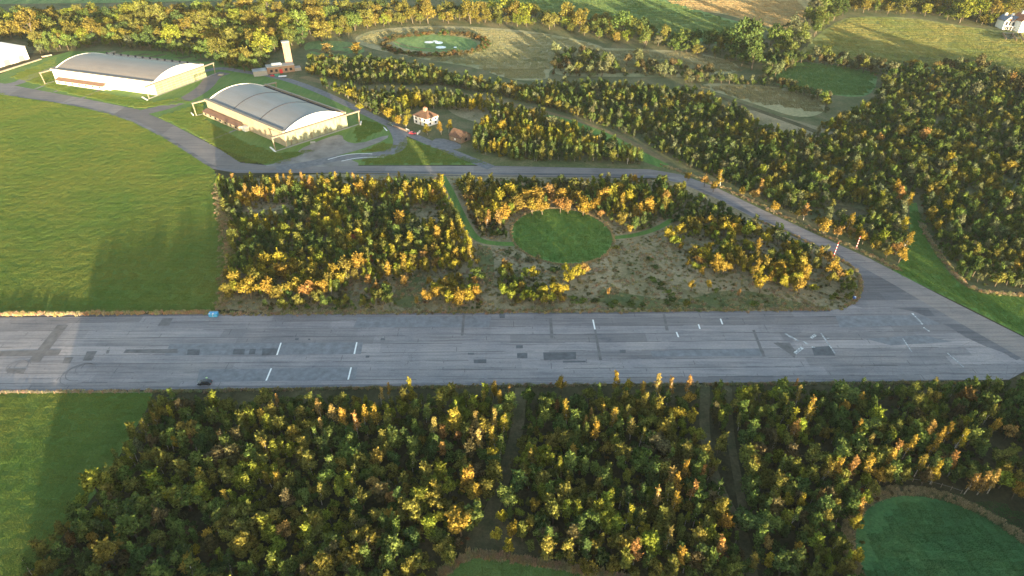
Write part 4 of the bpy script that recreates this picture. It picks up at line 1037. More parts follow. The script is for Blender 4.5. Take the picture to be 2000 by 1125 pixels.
# trees surveyed one by one: crown centre in the photo, crown width in photo pixels
def H_(cx, cy, wpx, kind, tint, hh=None):
    d = {'round': 1.25, 'upright': 2.1, 'birch': 2.7, 'shrub': .75, 'mature': 1.1}[kind]
    x, y = P(cx, cy, 3.5); dep = proj(x, y, 3.5)[2]; wd = wpx*dep/CF
    h = hh or max(2.2, min(9.0, wd*d*1.15)); h = max(h, 6.4 if cy > 740 else 4.8) if kind != 'shrub' else h
    x, y = P(cx, cy, h*.62)
    add_tree(x, y, kind, wd*1.05, h, tint, True)
NEARLIST = """
366,832,46,round,olive-gold|346,861,20,round,yellow|310,805,20,round,olive-gold|332,804,12,upright,yellow|418,781,22,upright,yellow-green|374,858,14,round,rust|283,895,32,round,olive-gold|474,903,26,round,olive-gold|539,783,12,birch,orange|532,798,13,birch,orange|512,812,20,upright,golden|623,798,18,birch,pale gold|647,805,24,birch,pale gold|672,818,24,birch,golden|609,826,30,round,olive-gold|628,834,16,birch,pale gold|695,828,20,birch,orange|436,910,22,round,olive|541,935,20,upright,golden|661,907,30,round,olive-gold|371,958,16,round,orange|395,935,26,upright,olive-gold|196,1005,20,round,yellow|177,1054,28,round,golden|210,1077,58,round,olive-gold|233,1043,18,upright,golden|437,1019,40,round,olive-gold|521,1005,44,round,olive-gold|472,1061,52,round,olive-gold|553,1036,30,round,orange|406,1047,24,round,golden|380,1070,22,round,yellow|371,1100,34,round,golden|429,1085,18,upright,yellow-green|665,956,24,round,yellow-green|672,1064,28,round,yellow|690,1085,55,round,olive-gold|632,1103,66,round,olive-gold|101,1106,34,round,olive-gold|73,1108,26,round,golden|140,1054,24,round,rust|224,970,26,round,olive|268,868,24,round,grey-green|299,861,24,round,brown|310,956,26,round,mid green|588,970,34,round,mid green|252,948,26,round,olive|145,1030,22,round,olive-gold|620,1044,28,round,olive|740,1000,34,round,olive-gold
803,752,17,birch,yellow|803,772,22,round,yellow|742,770,13,birch,pale gold|757,760,10,birch,golden|992,768,13,birch,orange|976,775,16,birch,golden|966,759,16,upright,golden|735,806,24,birch,golden|709,810,22,birch,golden|782,796,24,round,yellow-green|845,833,22,birch,pale gold|887,817,34,upright,golden|864,845,20,upright,orange|926,822,22,birch,pale gold|945,833,28,upright,olive-gold|961,816,20,birch,pale gold|983,829,20,birch,yellow|938,862,22,birch,pale gold|966,850,22,birch,golden|964,884,30,round,yellow|964,917,42,round,olive-gold|894,847,16,round,rust|864,875,18,upright,orange|822,857,18,round,olive-gold|738,894,38,round,olive-gold|763,918,28,round,olive-gold|726,946,30,round,orange|763,967,26,round,orange|912,934,34,upright,golden|924,957,36,round,golden|952,950,34,round,olive-gold|899,1018,62,round,golden|808,992,50,round,olive-gold|847,1006,34,round,yellow-green|763,1010,34,round,golden|710,1041,52,round,olive-gold|875,1080,38,round,olive|815,1100,40,round,olive|798,1050,42,round,dark green|790,955,26,round,olive-gold|830,945,28,round,olive|855,905,24,round,olive-gold
1097,748,20,round,golden|1108,803,24,birch,golden|1088,793,14,upright,rust|1141,824,14,birch,orange|1153,812,12,birch,orange|1165,837,24,birch,golden|1180,806,16,birch,golden|1195,815,20,birch,golden|1234,831,20,birch,pale gold|1228,754,22,round,yellow|1256,759,17,birch,golden|1285,752,20,birch,pale gold|1314,756,18,birch,orange|1344,752,17,birch,orange|1346,772,24,round,golden|1260,784,24,upright,olive-gold|1288,794,26,upright,olive-gold|1323,803,32,round,yellow|1351,810,24,round,yellow|1295,837,38,round,olive-gold|1206,742,20,birch,golden|1080,896,16,birch,yellow-green|1097,907,20,birch,yellow-green|1120,882,20,upright,golden|1110,936,22,round,olive-gold|1048,884,14,birch,yellow|1180,936,40,round,mid green|1267,957,26,round,yellow-green|1286,975,22,birch,pale gold|1306,928,24,birch,pale gold|1323,945,26,birch,golden|1344,917,22,birch,golden|1351,956,24,birch,orange|1372,924,18,birch,orange|1316,984,26,birch,golden|1225,1005,24,birch,yellow|1255,1036,28,round,yellow|1241,1078,34,birch,orange|1113,982,34,round,olive-gold|1169,994,28,upright,yellow-green|1036,1017,34,round,olive-gold|1001,1030,24,round,yellow|980,1006,22,round,yellow|970,1041,24,round,yellow|994,1064,28,round,yellow|1046,987,24,round,golden|1071,1067,32,upright,olive-gold|1110,1074,30,upright,olive-gold|1165,1067,30,round,olive-gold|1148,1106,38,round,olive-gold|1306,1053,24,birch,pale gold|1326,1082,28,birch,golden|1365,1036,22,round,golden|1200,1100,36,round,olive-gold|1275,1108,34,round,olive-gold|1140,955,24,round,olive|1212,905,26,round,mid green|1075,955,24,upright,mid green
1410,994,40,upright,olive-gold|1419,1022,34,round,golden|1363,1050,36,upright,olive-gold|1412,1067,28,birch,orange|1321,1090,30,round,golden|1552,752,11,birch,orange|1561,770,15,birch,pale gold|1545,812,22,birch,yellow|1576,808,24,birch,golden|1589,798,22,birch,golden|1552,840,22,birch,orange|1522,842,28,round,yellow-green|1650,793,26,round,golden|1681,777,16,birch,golden|1825,773,22,round,olive-gold|1807,790,24,round,yellow-green|1891,773,34,round,rust|1820,755,26,round,mid green|1480,859,20,round,yellow-green|1520,889,28,round,yellow-green|1568,928,24,round,yellow-green|1491,940,26,round,olive|1697,861,20,birch,pale gold|1678,831,16,birch,golden|1615,917,28,birch,olive-gold|1643,913,28,birch,golden|1667,913,24,birch,orange|1702,910,28,birch,golden|1720,924,34,round,golden|1751,875,24,birch,orange|1776,868,24,birch,golden|1744,899,22,birch,golden|1818,843,22,birch,orange|1821,871,26,birch,golden|1800,903,22,birch,olive-gold|1884,822,28,round,yellow-green|1856,840,20,birch,golden|1842,850,18,birch,golden|1874,857,24,birch,yellow|1947,831,20,round,golden|1972,840,22,round,orange|1867,903,28,birch,orange|1832,917,24,birch,yellow|1926,938,26,birch,orange|1898,940,20,birch,orange|1946,936,22,birch,orange|1989,955,26,round,golden|1695,969,30,round,yellow-green|1678,990,24,upright,orange|1604,969,20,upright,orange|1541,973,26,round,yellow|1566,980,18,upright,yellow|1636,959,20,round,yellow-green|1534,1008,30,round,yellow-green|1615,1011,30,round,olive-gold|1599,1057,40,round,yellow-green|1503,1060,22,round,orange|1471,1095,26,upright,olive-gold|1503,1092,20,upright,yellow|1559,1071,18,upright,golden|1653,1106,38,round,olive-gold|1678,1082,30,round,yellow|1597,1116,40,round,olive|1674,1022,24,round,yellow|1632,987,22,upright,olive-gold|1400,775,14,round,yellow-green|1408,815,16,round,yellow-green|1405,870,20,round,olive|1398,905,24,round,olive|1450,800,26,upright,mid green|1470,835,24,upright,mid green|1770,925,24,round,olive|1650,1060,26,round,olive
"""
for s_ in NEARLIST.replace('\n', '|').split('|'):
    if s_.strip():
        a = s_.split(','); H_(float(a[0]), float(a[1]), float(a[2]), a[3], a[4])
n_near_hand = len(TREES)
# the golden trees round the white house and other trees that stand out
HOUSELIST = [(792, 235, 17, 'birch', 'yellow', 7.5, 'leftmost tall golden tree left of the white house'), (778, 233, 17, 'upright', 'golden', 6.0, 'golden tree by the lane behind the dark pickup'),
  (798, 222, 18, 'upright', 'olive-gold', 7.5, 'tall olive-gold tree behind the golden ones left of the white house'), (834, 252, 21, 'birch', 'yellow', 6.5, 'broad golden tree hiding the white house front'),
  (861, 248, 17, 'birch', 'golden', 8.0, 'tall golden tree at the white house corner'), (876, 244, 18, 'birch', 'yellow', 8.0, 'tall golden tree furthest toward the brick outbuilding'),
  (702, 207, 15, 'round', 'yellow', 6.0, 'round bright yellow tree beside the lane up from the house'), (695, 93, 28, 'upright', 'golden', 9.0, 'isolated broad golden tree below the far meadow'),
  (636, 92, 26, 'upright', 'pale gold', 8.0, 'isolated pale gold tree on the clearing behind the brick tower')]
for (cx, cy, wp, kd, tn, hh, lb) in HOUSELIST:
    x, y = P(cx, cy, hh*.6); dep = proj(x, y, 3)[2]; add_tree(x, y, kd, wp*dep/CF, hh, tn, True, lb)
MIDLIST = """
452,352,15,birch,orange|480,372,17,birch,orange|506,378,28,round,golden|464,396,20,round,yellow-green|475,348,18,round,olive|530,372,13,birch,golden|545,352,14,birch,golden|568,345,13,birch,golden|588,352,13,birch,orange|602,360,12,birch,orange|622,388,22,round,yellow|640,385,18,round,yellow|636,362,24,birch,golden|652,350,14,birch,golden|676,376,26,round,yellow|690,352,14,birch,orange|722,394,16,round,yellow|728,362,24,round,yellow|760,350,20,round,golden|776,390,20,round,yellow|795,364,18,birch,golden|818,372,32,round,yellow|843,372,12,birch,yellow|860,354,14,birch,yellow|866,378,14,birch,golden|616,413,13,round,yellow|637,434,15,round,yellow|720,456,19,round,yellow|780,425,26,round,golden|796,437,10,upright,yellow|486,470,20,round,yellow-green|463,456,16,round,orange|555,446,24,round,yellow-green|548,462,22,round,yellow-green|601,441,17,round,golden|566,448,18,round,olive-gold|603,430,14,round,orange|520,510,30,round,yellow|545,500,36,round,yellow|508,525,30,round,yellow|590,520,26,round,olive-gold|620,505,28,round,yellow-green|675,520,42,round,olive-gold|700,512,36,round,golden|650,528,34,round,golden|665,540,26,round,yellow|455,545,30,round,golden|440,560,22,round,olive-gold|485,560,36,round,golden|500,540,34,round,olive-gold|520,560,34,round,golden|545,568,32,round,olive-gold|575,555,34,round,golden|600,560,34,round,orange|625,560,30,round,golden|640,545,26,round,olive-gold|460,530,24,round,yellow|522,558,12,round,red|720,505,16,round,red|690,466,14,round,red|755,525,18,birch,golden|770,490,22,birch,yellow|785,510,24,birch,golden|800,470,22,birch,yellow|790,545,22,round,orange|720,545,22,round,orange|735,558,20,round,orange|755,555,20,round,golden|840,465,24,round,yellow|852,455,20,upright,golden|875,465,14,birch,yellow|886,450,14,birch,golden|900,445,18,birch,yellow|908,465,15,birch,yellow|916,480,15,birch,yellow|921,495,14,birch,golden|870,500,18,round,yellow|850,510,20,round,orange|825,500,20,round,orange|835,575,24,round,golden|850,568,24,round,golden|868,572,26,round,olive-gold|880,580,26,round,yellow|898,578,30,round,golden|915,575,30,round,yellow|930,570,22,round,golden|925,548,14,round,orange|838,548,14,round,golden|812,585,10,round,golden
975,383,30,round,yellow|1000,372,34,round,yellow|1025,385,32,upright,golden|1050,378,34,upright,golden|1075,372,32,upright,orange|1095,380,30,upright,golden|1010,395,28,upright,olive-gold|965,405,32,round,yellow|985,412,28,upright,golden|1040,400,26,round,golden|1060,398,28,round,golden|1095,395,26,round,orange|1110,400,22,round,orange|1140,400,32,upright,golden|1165,395,24,round,golden|1180,380,26,round,golden|1195,375,28,round,yellow|1205,362,22,round,golden|1230,385,24,round,yellow|1262,375,18,round,yellow|1290,372,20,round,yellow|1300,382,26,round,orange|1270,400,24,upright,golden|1250,410,20,birch,golden|1300,395,20,upright,olive-gold|950,425,18,birch,orange|978,425,18,birch,orange|915,385,18,round,orange|930,372,14,round,golden|1218,425,30,round,olive-gold|1233,445,16,round,golden|1175,415,14,round,orange|1192,418,12,round,golden|1165,365,14,round,yellow|1220,345,14,round,golden|1240,350,16,round,golden|1215,390,16,birch,golden
985,512,14,round,orange|980,530,16,round,yellow-green|985,560,22,round,yellow-green|1000,575,22,round,yellow-green|1025,530,20,round,yellow-green|1043,532,24,round,yellow|1020,560,18,round,olive-gold|1035,572,22,round,yellow-green|1060,568,22,round,yellow|1080,565,24,round,yellow|1100,560,24,round,yellow|1112,535,26,round,yellow|1130,530,26,round,yellow|1145,522,20,round,orange|1105,520,18,round,yellow|1188,568,8,round,orange
1312,455,24,round,yellow|1330,448,22,round,yellow|1322,466,22,round,yellow-green|1345,512,14,round,golden|1360,518,18,round,yellow-green|1370,492,26,round,yellow|1385,480,20,round,yellow|1365,505,18,round,orange|1400,510,26,upright,golden|1415,518,24,round,golden|1425,505,20,round,olive-gold|1425,480,24,round,yellow|1440,488,20,round,yellow|1418,440,26,round,yellow|1440,430,20,round,yellow|1462,445,30,round,yellow-green|1485,485,20,birch,golden|1475,520,24,birch,golden|1495,515,18,upright,olive-gold|1490,548,34,round,yellow|1530,550,22,round,yellow|1545,548,18,round,yellow|1565,515,26,upright,golden|1575,530,22,upright,golden|1565,555,26,round,golden|1590,558,18,round,yellow-green|1505,450,20,round,yellow|1540,500,20,round,yellow|1605,500,16,birch,golden|1620,500,22,round,orange|1630,520,30,round,golden|1625,540,24,round,olive-gold|1640,535,20,round,orange|1370,528,16,round,golden|1352,556,14,round,golden|1386,556,14,round,golden|1443,570,8,round,orange|1660,530,14,round,yellow-green
1010,500,26,shrub,grey-green|990,492,20,shrub,grey-green|1035,508,26,shrub,grey-green|1052,500,16,shrub,grey-green|1080,524,26,shrub,dark green|1205,482,24,shrub,olive|1270,505,20,shrub,dark green|1280,520,18,shrub,dark green|1275,545,26,shrub,mid green|1290,555,26,shrub,dark green|1305,570,24,shrub,mid green|1312,585,28,shrub,dark green|1120,582,26,shrub,mid green|1140,585,28,shrub,mid green|1165,586,28,shrub,dark green|1200,590,26,shrub,mid green|1230,592,26,shrub,dark green|1255,595,22,shrub,dark green|1340,590,26,shrub,olive|1400,565,18,shrub,mid green|1470,590,24,shrub,mid green
1345,342,14,round,golden|1378,350,18,round,orange|1395,362,16,round,golden|1410,345,16,birch,golden|1450,370,16,round,golden|1475,378,18,round,orange|1490,362,16,birch,orange|1515,400,22,round,golden|1560,415,16,round,golden|1575,408,16,birch,orange|1600,430,16,round,golden|1612,438,24,round,golden|1640,448,20,round,orange|1665,448,16,round,orange|1660,430,16,birch,golden|1690,460,22,round,golden|1710,475,20,round,golden|1735,490,20,round,golden|1762,495,24,round,golden|1755,480,22,round,orange|1772,465,22,birch,golden|1768,435,20,birch,yellow|1765,375,24,birch,orange|1755,365,20,birch,golden|1772,390,20,birch,golden|1670,328,28,birch,olive-gold|1720,265,18,round,orange|1760,255,28,round,olive-gold|1805,262,28,round,orange|1815,295,20,round,yellow|1855,310,22,round,yellow|1940,305,26,round,yellow-green|1970,320,26,round,golden|1890,500,18,round,yellow-green|1910,518,14,round,golden|1990,515,18,round,golden|1830,440,18,round,golden|1850,400,20,round,yellow|1880,405,16,round,yellow|1970,380,22,round,golden|1835,130,34,round,pale gold|1790,122,34,round,golden|1978,152,22,round,orange|1895,142,12,round,golden
"""
for s_ in MIDLIST.replace('\n', '|').split('|'):
    if s_.strip():
        a = s_.split(','); H_(float(a[0]), float(a[1]), float(a[2]), a[3], a[4], 1.9 if a[3] == 'shrub' else None)
# planting regions: polygon, mean crown width, kinds, height per width, palette, density
REG = [
 ('near', [(300, 796), (560, 794), (760, 790), (1010, 784), (1000, 870), (965, 960), (930, 1040), (900, 1075), (850, 1110), (760, 1260), (500, 1300), (6, 1300), (36, 1180), (62, 1118), (150, 1022), (240, 905)], 2.5, 'rruuubbs', 'near', 1.0),
 ('near', [(1030, 784), (1365, 776), (1365, 850), (1395, 960), (1440, 1040), (1455, 1140), (1300, 1140), (1140, 1106), (1000, 1085), (975, 1000), (1005, 900)], 2.5, 'rruuubbs', 'near', 1.0),
 ('near', [(1435, 772), (1760, 768), (2000, 766), (2400, 770), (2400, 960), (2010, 960), (1840, 945), (1740, 980), (1690, 1040), (1690, 1140), (1475, 1140), (1465, 1040), (1450, 960)], 2.5, 'rruuubbs', 'near', .93),
 ('near', [(1385, 762), (1418, 762), (1415, 940), (1398, 900)], 2.0, 'rus', 'near', .6),
 ('tall', [(28, 1185), (430, 1200), (440, 1480), (-28, 1480)], 3.0, 'rr', 'near', 1.0),  # unseen trees below the view, added extra tall to shade the left field
 ('off', [(8, 1300), (500, 1300), (760, 1300), (1250, 1320), (1690, 1140), (1700, 1300), (2500, 1300), (2500, 1900), (-134, 1900)], 3.8, 'rruu', 'near', 1.0),
 ('off', [(2005, 960), (2600, 960), (2800, 1400), (2060, 1400), (2060, 1100)], 4.0, 'rruu', 'near', .85),
 ('orange', [(430, 363), (858, 363), (874, 398), (780, 398), (560, 400), (445, 420), (430, 385)], 2.6, 'uubbrs', 'orange', 1.0),
 ('mid', [(445, 420), (560, 400), (780, 398), (874, 398), (905, 440), (900, 470), (760, 500), (640, 500), (460, 520), (455, 470)], 2.8, 'ruurs', 'mid', 1.0),
 ('gold', [(455, 520), (640, 496), (760, 496), (905, 468), (930, 505), (935, 530), (820, 540), (700, 560), (650, 580), (440, 585), (446, 560)], 3.0, 'rruub', 'gold', 1.0),
 ('gold', [(820, 560), (935, 545), (943, 590), (830, 594)], 3.2, 'rrr', 'gold', 1.0),
 ('dark', [(520, 583), (655, 578), (700, 580), (700, 606), (520, 606)], 2.4, 'ssr', 'hedge', 1.0), ('dark', [(700, 570), (760, 560), (780, 600), (705, 604)], 2.4, 'sru', 'dark', .8), ('dark', [(890, 588), (945, 580), (945, 603), (890, 603)], 2.0, 'ss', 'hedge', 1.0),
 ('mid', [(893, 364), (1290, 364), (1335, 382), (1310, 390), (1150, 388), (1000, 370), (905, 385)], 2.8, 'ruurs', 'mid', 1.0),
 ('gold', [(905, 385), (1000, 368), (1150, 385), (1310, 388), (1300, 425), (1180, 425), (1110, 402), (1040, 402), (985, 435), (940, 440), (915, 415)], 2.8, 'rruu', 'gold', 1.0),
 ('dark', [(885, 395), (915, 415), (940, 440), (985, 440), (990, 468), (940, 462), (915, 430)], 2.2, 'ssr', 'hedge', .9),
 ('dark', [(1300, 376), (1390, 402), (1490, 452), (1570, 490), (1630, 520), (1560, 500), (1440, 440), (1320, 435), (1240, 455), (1180, 428), (1300, 425)], 2.6, 'rsus', 'dark', 1.0),
 ('gold', [(1305, 470), (1330, 440), (1440, 440), (1560, 498), (1630, 520), (1655, 548), (1600, 565), (1500, 560), (1440, 535), (1350, 520)], 2.8, 'rrus', 'gold', .62),
 ('dark', [(1645, 530), (1670, 548), (1670, 574), (1650, 592), (1620, 588), (1640, 560)], 2.6, 'srs', 'dark', 1.0),
 ('gold', [(975, 515), (1000, 530), (1045, 545), (1090, 560), (1110, 590), (1060, 598), (985, 592), (972, 555)], 2.4, 'rrs', 'gold', .9),
 # north of the taxiway, south of the dry track
 ('wide', [(625, 168), (720, 184), (870, 190), (960, 206), (1060, 230), (1150, 262), (1262, 322), (1130, 318), (1000, 314), (925, 296), (925, 262), (960, 240), (880, 216), (800, 214), (772, 240), (740, 226), (690, 200)], 3.2, 'ruubs', 'mid', 1.0),
 # plantation between the dry track, the taxiway and the grass wedge
 ('wide', [(590, 122), (700, 122), (780, 126), (870, 146), (960, 172), (1060, 174), (1100, 168), (1350, 184), (1440, 218), (1560, 252), (1620, 246), (1700, 204), (1730, 164), (1860, 150), (2000, 176), (2500, 240), (2500, 572), (2000, 564), (1930, 560), (1880, 545), (1835, 490), (1808, 440), (1796, 385), (1770, 385), (1762, 505), (1700, 484), (1600, 442), (1500, 396), (1400, 350), (1325, 318), (1240, 270), (1150, 236), (1060, 208), (870, 168), (700, 166), (600, 146)], 2.9, 'rrruurss', 'wide', .78),
 ('grey', [(1730, 148), (1860, 135), (2000, 160), (2500, 240), (2500, 300), (1900, 240), (1700, 200)], 5.5, 'rr', 'grey', 1.0),
 ('grey', [(1085, 112), (1150, 105), (1200, 122), (1330, 135), (1400, 140), (1395, 150), (1080, 150)], 5.0, 'rs', 'grey', .6),
 ('grey', [(1500, 112), (1570, 118), (1700, 132), (1730, 142), (1720, 150), (1640, 134), (1560, 126), (1500, 160), (1490, 150)], 5.0, 'rr', 'grey', .9),
 ('grey', [(1330, 150), (1500, 160), (1620, 195), (1615, 225), (1600, 200), (1500, 168), (1340, 162)], 4.0, 'rs', 'grey', .8),
 ('ring', [(750+0, 82), (770, 70), (850, 64), (930, 72), (950, 90), (900, 108), (800, 102)], 0, '', '', 0),
 # old woods
 ('old', [(-400, 40), (0, 36), (300, 27), (560, 22), (900, 24), (1000, 30), (1110, 44), (1240, 64), (1270, 82), (1235, 92), (1150, 72), (1060, 56), (900, 46), (760, 50), (690, 70), (640, 78), (600, 90), (540, 105), (510, 128), (440, 130), (410, 104), (300, 88), (210, 82), (140, 92), (60, 98), (50, 84), (-400, 70)], 10.5, 'm', 'oldwood', 1.0),
 ('oldedge', [(60, 106), (140, 100), (205, 92), (300, 102), (400, 116), (442, 133), (440, 118), (400, 100), (300, 84), (200, 78), (60, 90)], 6.0, 'rr', 'dark', 1.0),
 ('oldedge', [(440, 131), (520, 118), (545, 128), (512, 142), (470, 140)], 5.0, 'rr', 'dark', 1.0),
 ('old', [(1255, 66), (1330, 84), (1420, 96), (1480, 92), (1560, 60), (1600, 10), (1640, -20), (1680, -20), (1640, 30), (1600, 66), (1560, 110), (1500, 148), (1440, 130), (1380, 112), (1250, 92)], 10.0, 'mr', 'dark', .95),
 ('old', [(1640, -30), (2000, -30), (2500, -30), (2500, 20), (2005, 15), (1950, 52), (1880, 46), (1800, 32), (1690, 26), (1640, 32)], 10.5, 'm', 'oldwood', .95),
]
for q_ in range(3): REG[q_] = (REG[q_][0], REG[q_][1], 2.7, 'rrrruubss', 'near', REG[q_][5])
KM = {'r': 'round', 'u': 'upright', 'b': 'birch', 's': 'shrub', 'm': 'mature'}
HPW = {'round': 1.45, 'upright': 2.15, 'birch': 2.6, 'shrub': .8, 'mature': 1.12}
for zn, poly, mw, kinds, pal, dens in REG:
    if not kinds: continue
    wp = W(poly); x0, x1 = min(p[0] for p in wp), max(p[0] for p in wp); y0, y1 = min(p[1] for p in wp), max(p[1] for p in wp)
    tries = int((x1-x0)*(y1-y0)/(mw*mw)*4.0)
    for _ in range(tries):
        x, y = rnd.uniform(x0, x1), rnd.uniform(y0, y1)
        if not inside(x, y, wp) or kept(x, y): continue
        if abs(x) > .86*y+60 and zn not in ('off', 'tall') and y > 100 and zn != 'old': continue
        if dens < 1 and (.5+.5*noise.noise(Vector((x/16, y/16, 7)))*1.6) > dens and rnd.random() < .9: continue
        kd = KM[rnd.choice(kinds)]; far = y > 260
        w_ = mw*math.exp(rnd.gauss(0, .33))*(1.15 if kd == 'round' else .82 if kd == 'birch' else 1.0)
        if kd == 'round' and rnd.random() < .10 and mw < 4: w_ *= 1.6
        if zn == 'near' and y < 122: w_ *= 1.3
        if zn == 'wide': w_ *= .85+.7*max(0, noise.noise(Vector((x/38, y/38, 2.2)))+.15)
        h_ = w_*HPW[kd]*rnd.uniform(.8, 1.15)
        if mw < 4.5 and kd != 'shrub': h_ = min(7.8, max(4.0, h_*1.04)) if zn != 'tall' else rnd.uniform(10.5, 11.5)
        if zn == 'gold' and pal == 'gold': h_ = min(h_, 6.5)
        if not near_free(x, y, w_/2, .50 if y < 185 else .57): continue
        add_tree(x, y, kd, w_, h_, pick_tint(pal, x, y, 16 if mw > 3.4 else 10), False, zn)
# the bramble ring round the sunk hollow
for k in range(150):
    a = 2*math.pi*k/150; px, py = 850+99*math.cos(a), 86+21*math.sin(a)+2; x, y = P(px, py)
    add_tree(x+rnd.uniform(-3, 3), y+rnd.uniform(-4, 4), 'shrub', rnd.uniform(5, 8), rnd.uniform(1.8, 3.2)*(1.3 if px > 850 else 1), rnd.choice(['brown', 'rust', 'brown', 'dark green']), False, 'ring')
# ---- choose the individuals: those that show largest
def shown(t):
    u, v, d = proj(t['x'], t['y'], hz(t['x'], t['y'])+t['h']*.6)
    return u, v, t['w']*CF/d, t['h']*CF/d
for t in TREES: t['u'], t['v'], t['pw'], t['ph'] = shown(t)
cand = [t for t in TREES if -5 < t['u'] < 2005 and -5 < t['v'] < 1130]
nearc = [t for i, t in enumerate(TREES[:n_near_hand]) if -5 < t['u'] < 2005 and t['v'] < 1128]
rest = sorted([t for t in cand if t not in nearc and t['v'] > 740 and t['k'] != 'shrub'], key=lambda t: -t['pw']*t['ph'])
ind = nearc+rest[:max(0, 318-len(nearc))]
spec = [t for t in TREES if t['hand'] and isinstance(t['zone'], str)]
matl = sorted([t for t in cand if t['k'] == 'mature' and t['v'] > 8 and t['u'] > 0], key=lambda t: -t['v'])[:110]
bush = [t for t in TREES if t['hand'] and t['k'] == 'shrub']
ids = set(id(t) for t in ind+spec+matl+bush)
NAMEK = {'round': ('broadleaf_tree', 'round-crowned tree'), 'upright': ('young_tree', 'upright young tree'), 'birch': ('birch_tree', 'slender birch'), 'shrub': ('shrub', 'low shrub'), 'mature': ('mature_tree', 'big mature tree')}
ORD = ['', 'second', 'third', 'fourth', 'fifth', 'sixth', 'seventh', 'eighth', 'ninth', 'tenth', 'eleventh', 'twelfth']+['%dth' % n for n in range(13, 90)]
for n_, s_ in ((20, '21st'), (21, '22nd'), (22, '23rd'), (30, '31st'), (31, '32nd'), (32, '33rd')): ORD[n_] = s_
def zone_of(t):
    u, v = t['u'], t['v']; rx = 1018-(v-750)*.25
    if t['k'] == 'mature':
        if u < 130: return 'behind the plain white hangar'
        if u < 420: return 'in the wood behind the glazed-door hangar'
        if u < 640: return 'in the wood behind the brick tower'
        if u < 900: return 'along the wood above the sunk ring'
        if u < 1270: return 'along the upper edge of the far meadow'
        if u < 1600: return 'in the diagonal tree belt by the stubble'
        return 'in the belt above the lit far field'
    if t['k'] == 'shrub':
        if u < 1100 and v < 540: return 'below the green circle'
        if u > 1190 and u < 1330 and v < 600 and v > 470: return 'in the dry clearing east of the circle'
        return 'along the far verge of the runway'
    edge = 290-(v-775)*.66
    if u < edge+75: return 'on the slanting wood edge by the mown field'
    if v > 1060 and 850 < u < 1250: return 'behind the straw fringe of the small field'
    if abs(u-rx) < 62: return 'beside the dark narrow ride'
    if 1365 < u < 1440 and v < 960: return 'between the two thin rides'
    if (u-1868)**2/(235**2)+(v-1118)**2/(190**2) < 1: return 'around the corner green circle'
    row = 'next to the runway' if v < 800 else 'upper row' if v < 870 else 'mid row' if v < 960 else 'lower row' if v < 1050 else 'bottom row'
    blk = 'far left wood' if u < 520 else 'wood left of the dark ride' if u < rx else 'wood between the rides' if u < 1400 else 'right-hand wood'
    return row+', '+blk
def label_all(ts):
    grp = {}
    for t in ts:
        if isinstance(t['zone'], str) and t['hand'] and t['zone'] not in ('near',): t['label'] = t['zone']; continue
        sz = ''
        grp.setdefault((t['tint'], t['k'], zone_of(t)), []).append(t)
    for (tn, kd, zn), L in grp.items():
        L.sort(key=lambda t: t['u'])
        for i, t in enumerate(L):
            what = NAMEK[kd][1]
            if len(L) == 1: t['label'] = 'only %s %s %s' % (tn, what, zn)
            elif i == 0: t['label'] = 'leftmost %s %s %s' % (tn, what, zn)
            elif i == len(L)-1: t['label'] = 'rightmost %s %s %s' % (tn, what, zn)
            else: t['label'] = '%s %s %s, %s from left' % (tn, what, zn, ORD[i])
label_all(ind+spec+matl+bush)
GR = {'mature': 'mature trees of the far woods', 'shrub': 'low shrubs in the rough meadow'}
def tilt(t):   # birches lean a little downwind
    return (0, R(7)*((id(t) >> 4) % 3)/2 if False else 0, t['rz'])
for t in ind+spec+matl+bush:
    nm = NAMEK[t['k']][0]; _, cm, tm = PROTO[(t['k'], t['i'])]
    e = bpy.data.objects.new(nm, None); COL.objects.link(e); e.location = (t['x'], t['y'], hz(t['x'], t['y'])); e.rotation_euler = (0, 0, t['rz'])
    e.scale = (t['s'][0], t['s'][0], t['s'][1])
    tag(e, t['label'], 'shrub' if t['k'] == 'shrub' else 'birch' if t['k'] == 'birch' else 'tree', GR.get(t['k'], 'young plantation trees near the runway'))
    c = bpy.data.objects.new('crown', cm); COL.objects.link(c); c.parent = e; c['tint'] = t['rgb']
    k = bpy.data.objects.new('trunk', tm); COL.objects.link(k); k.parent = e
def item(t, dz=0):
    return (t['x'], t['y'], hz(t['x'], t['y'])+dz, PROTO[(t['k'], t['i'])][0], (rnd.gauss(0, .04), rnd.gauss(0, .04), t['rz']), (t['s'][0], t['s'][0], t['s'][1]), t['rgb'])
left = [t for t in TREES if id(t) not in ids]
scatter('young_plantation', [item(t) for t in left if t['y'] < 185 and t['zone'] != 'ring'], 'dense young autumn plantation filling the ground before the runway', 'plantation')
scatter('central_plantation', [item(t) for t in left if t['y'] >= 185 and t['k'] != 'mature' and t['zone'] in (None, 'orange', 'mid', 'gold', 'dark')], 'gold and green young plantation between runway and taxiway', 'plantation')
scatter('far_plantation', [item(t) for t in left if t['y'] >= 185 and t['k'] != 'mature' and t['zone'] not in (None, 'orange', 'mid', 'gold', 'dark', 'ring')], 'dark green patchy plantation spreading beyond the taxiway', 'plantation')
scatter('bramble_ring', [item(t) for t in left if t['zone'] == 'ring'], 'brown bramble ring round the sunk hollow in the far meadow', 'brambles')
scatter('far_woods', [item(t) for t in left if t['k'] == 'mature'], 'remaining mature woodland crowns along the top of the view', 'woodland')
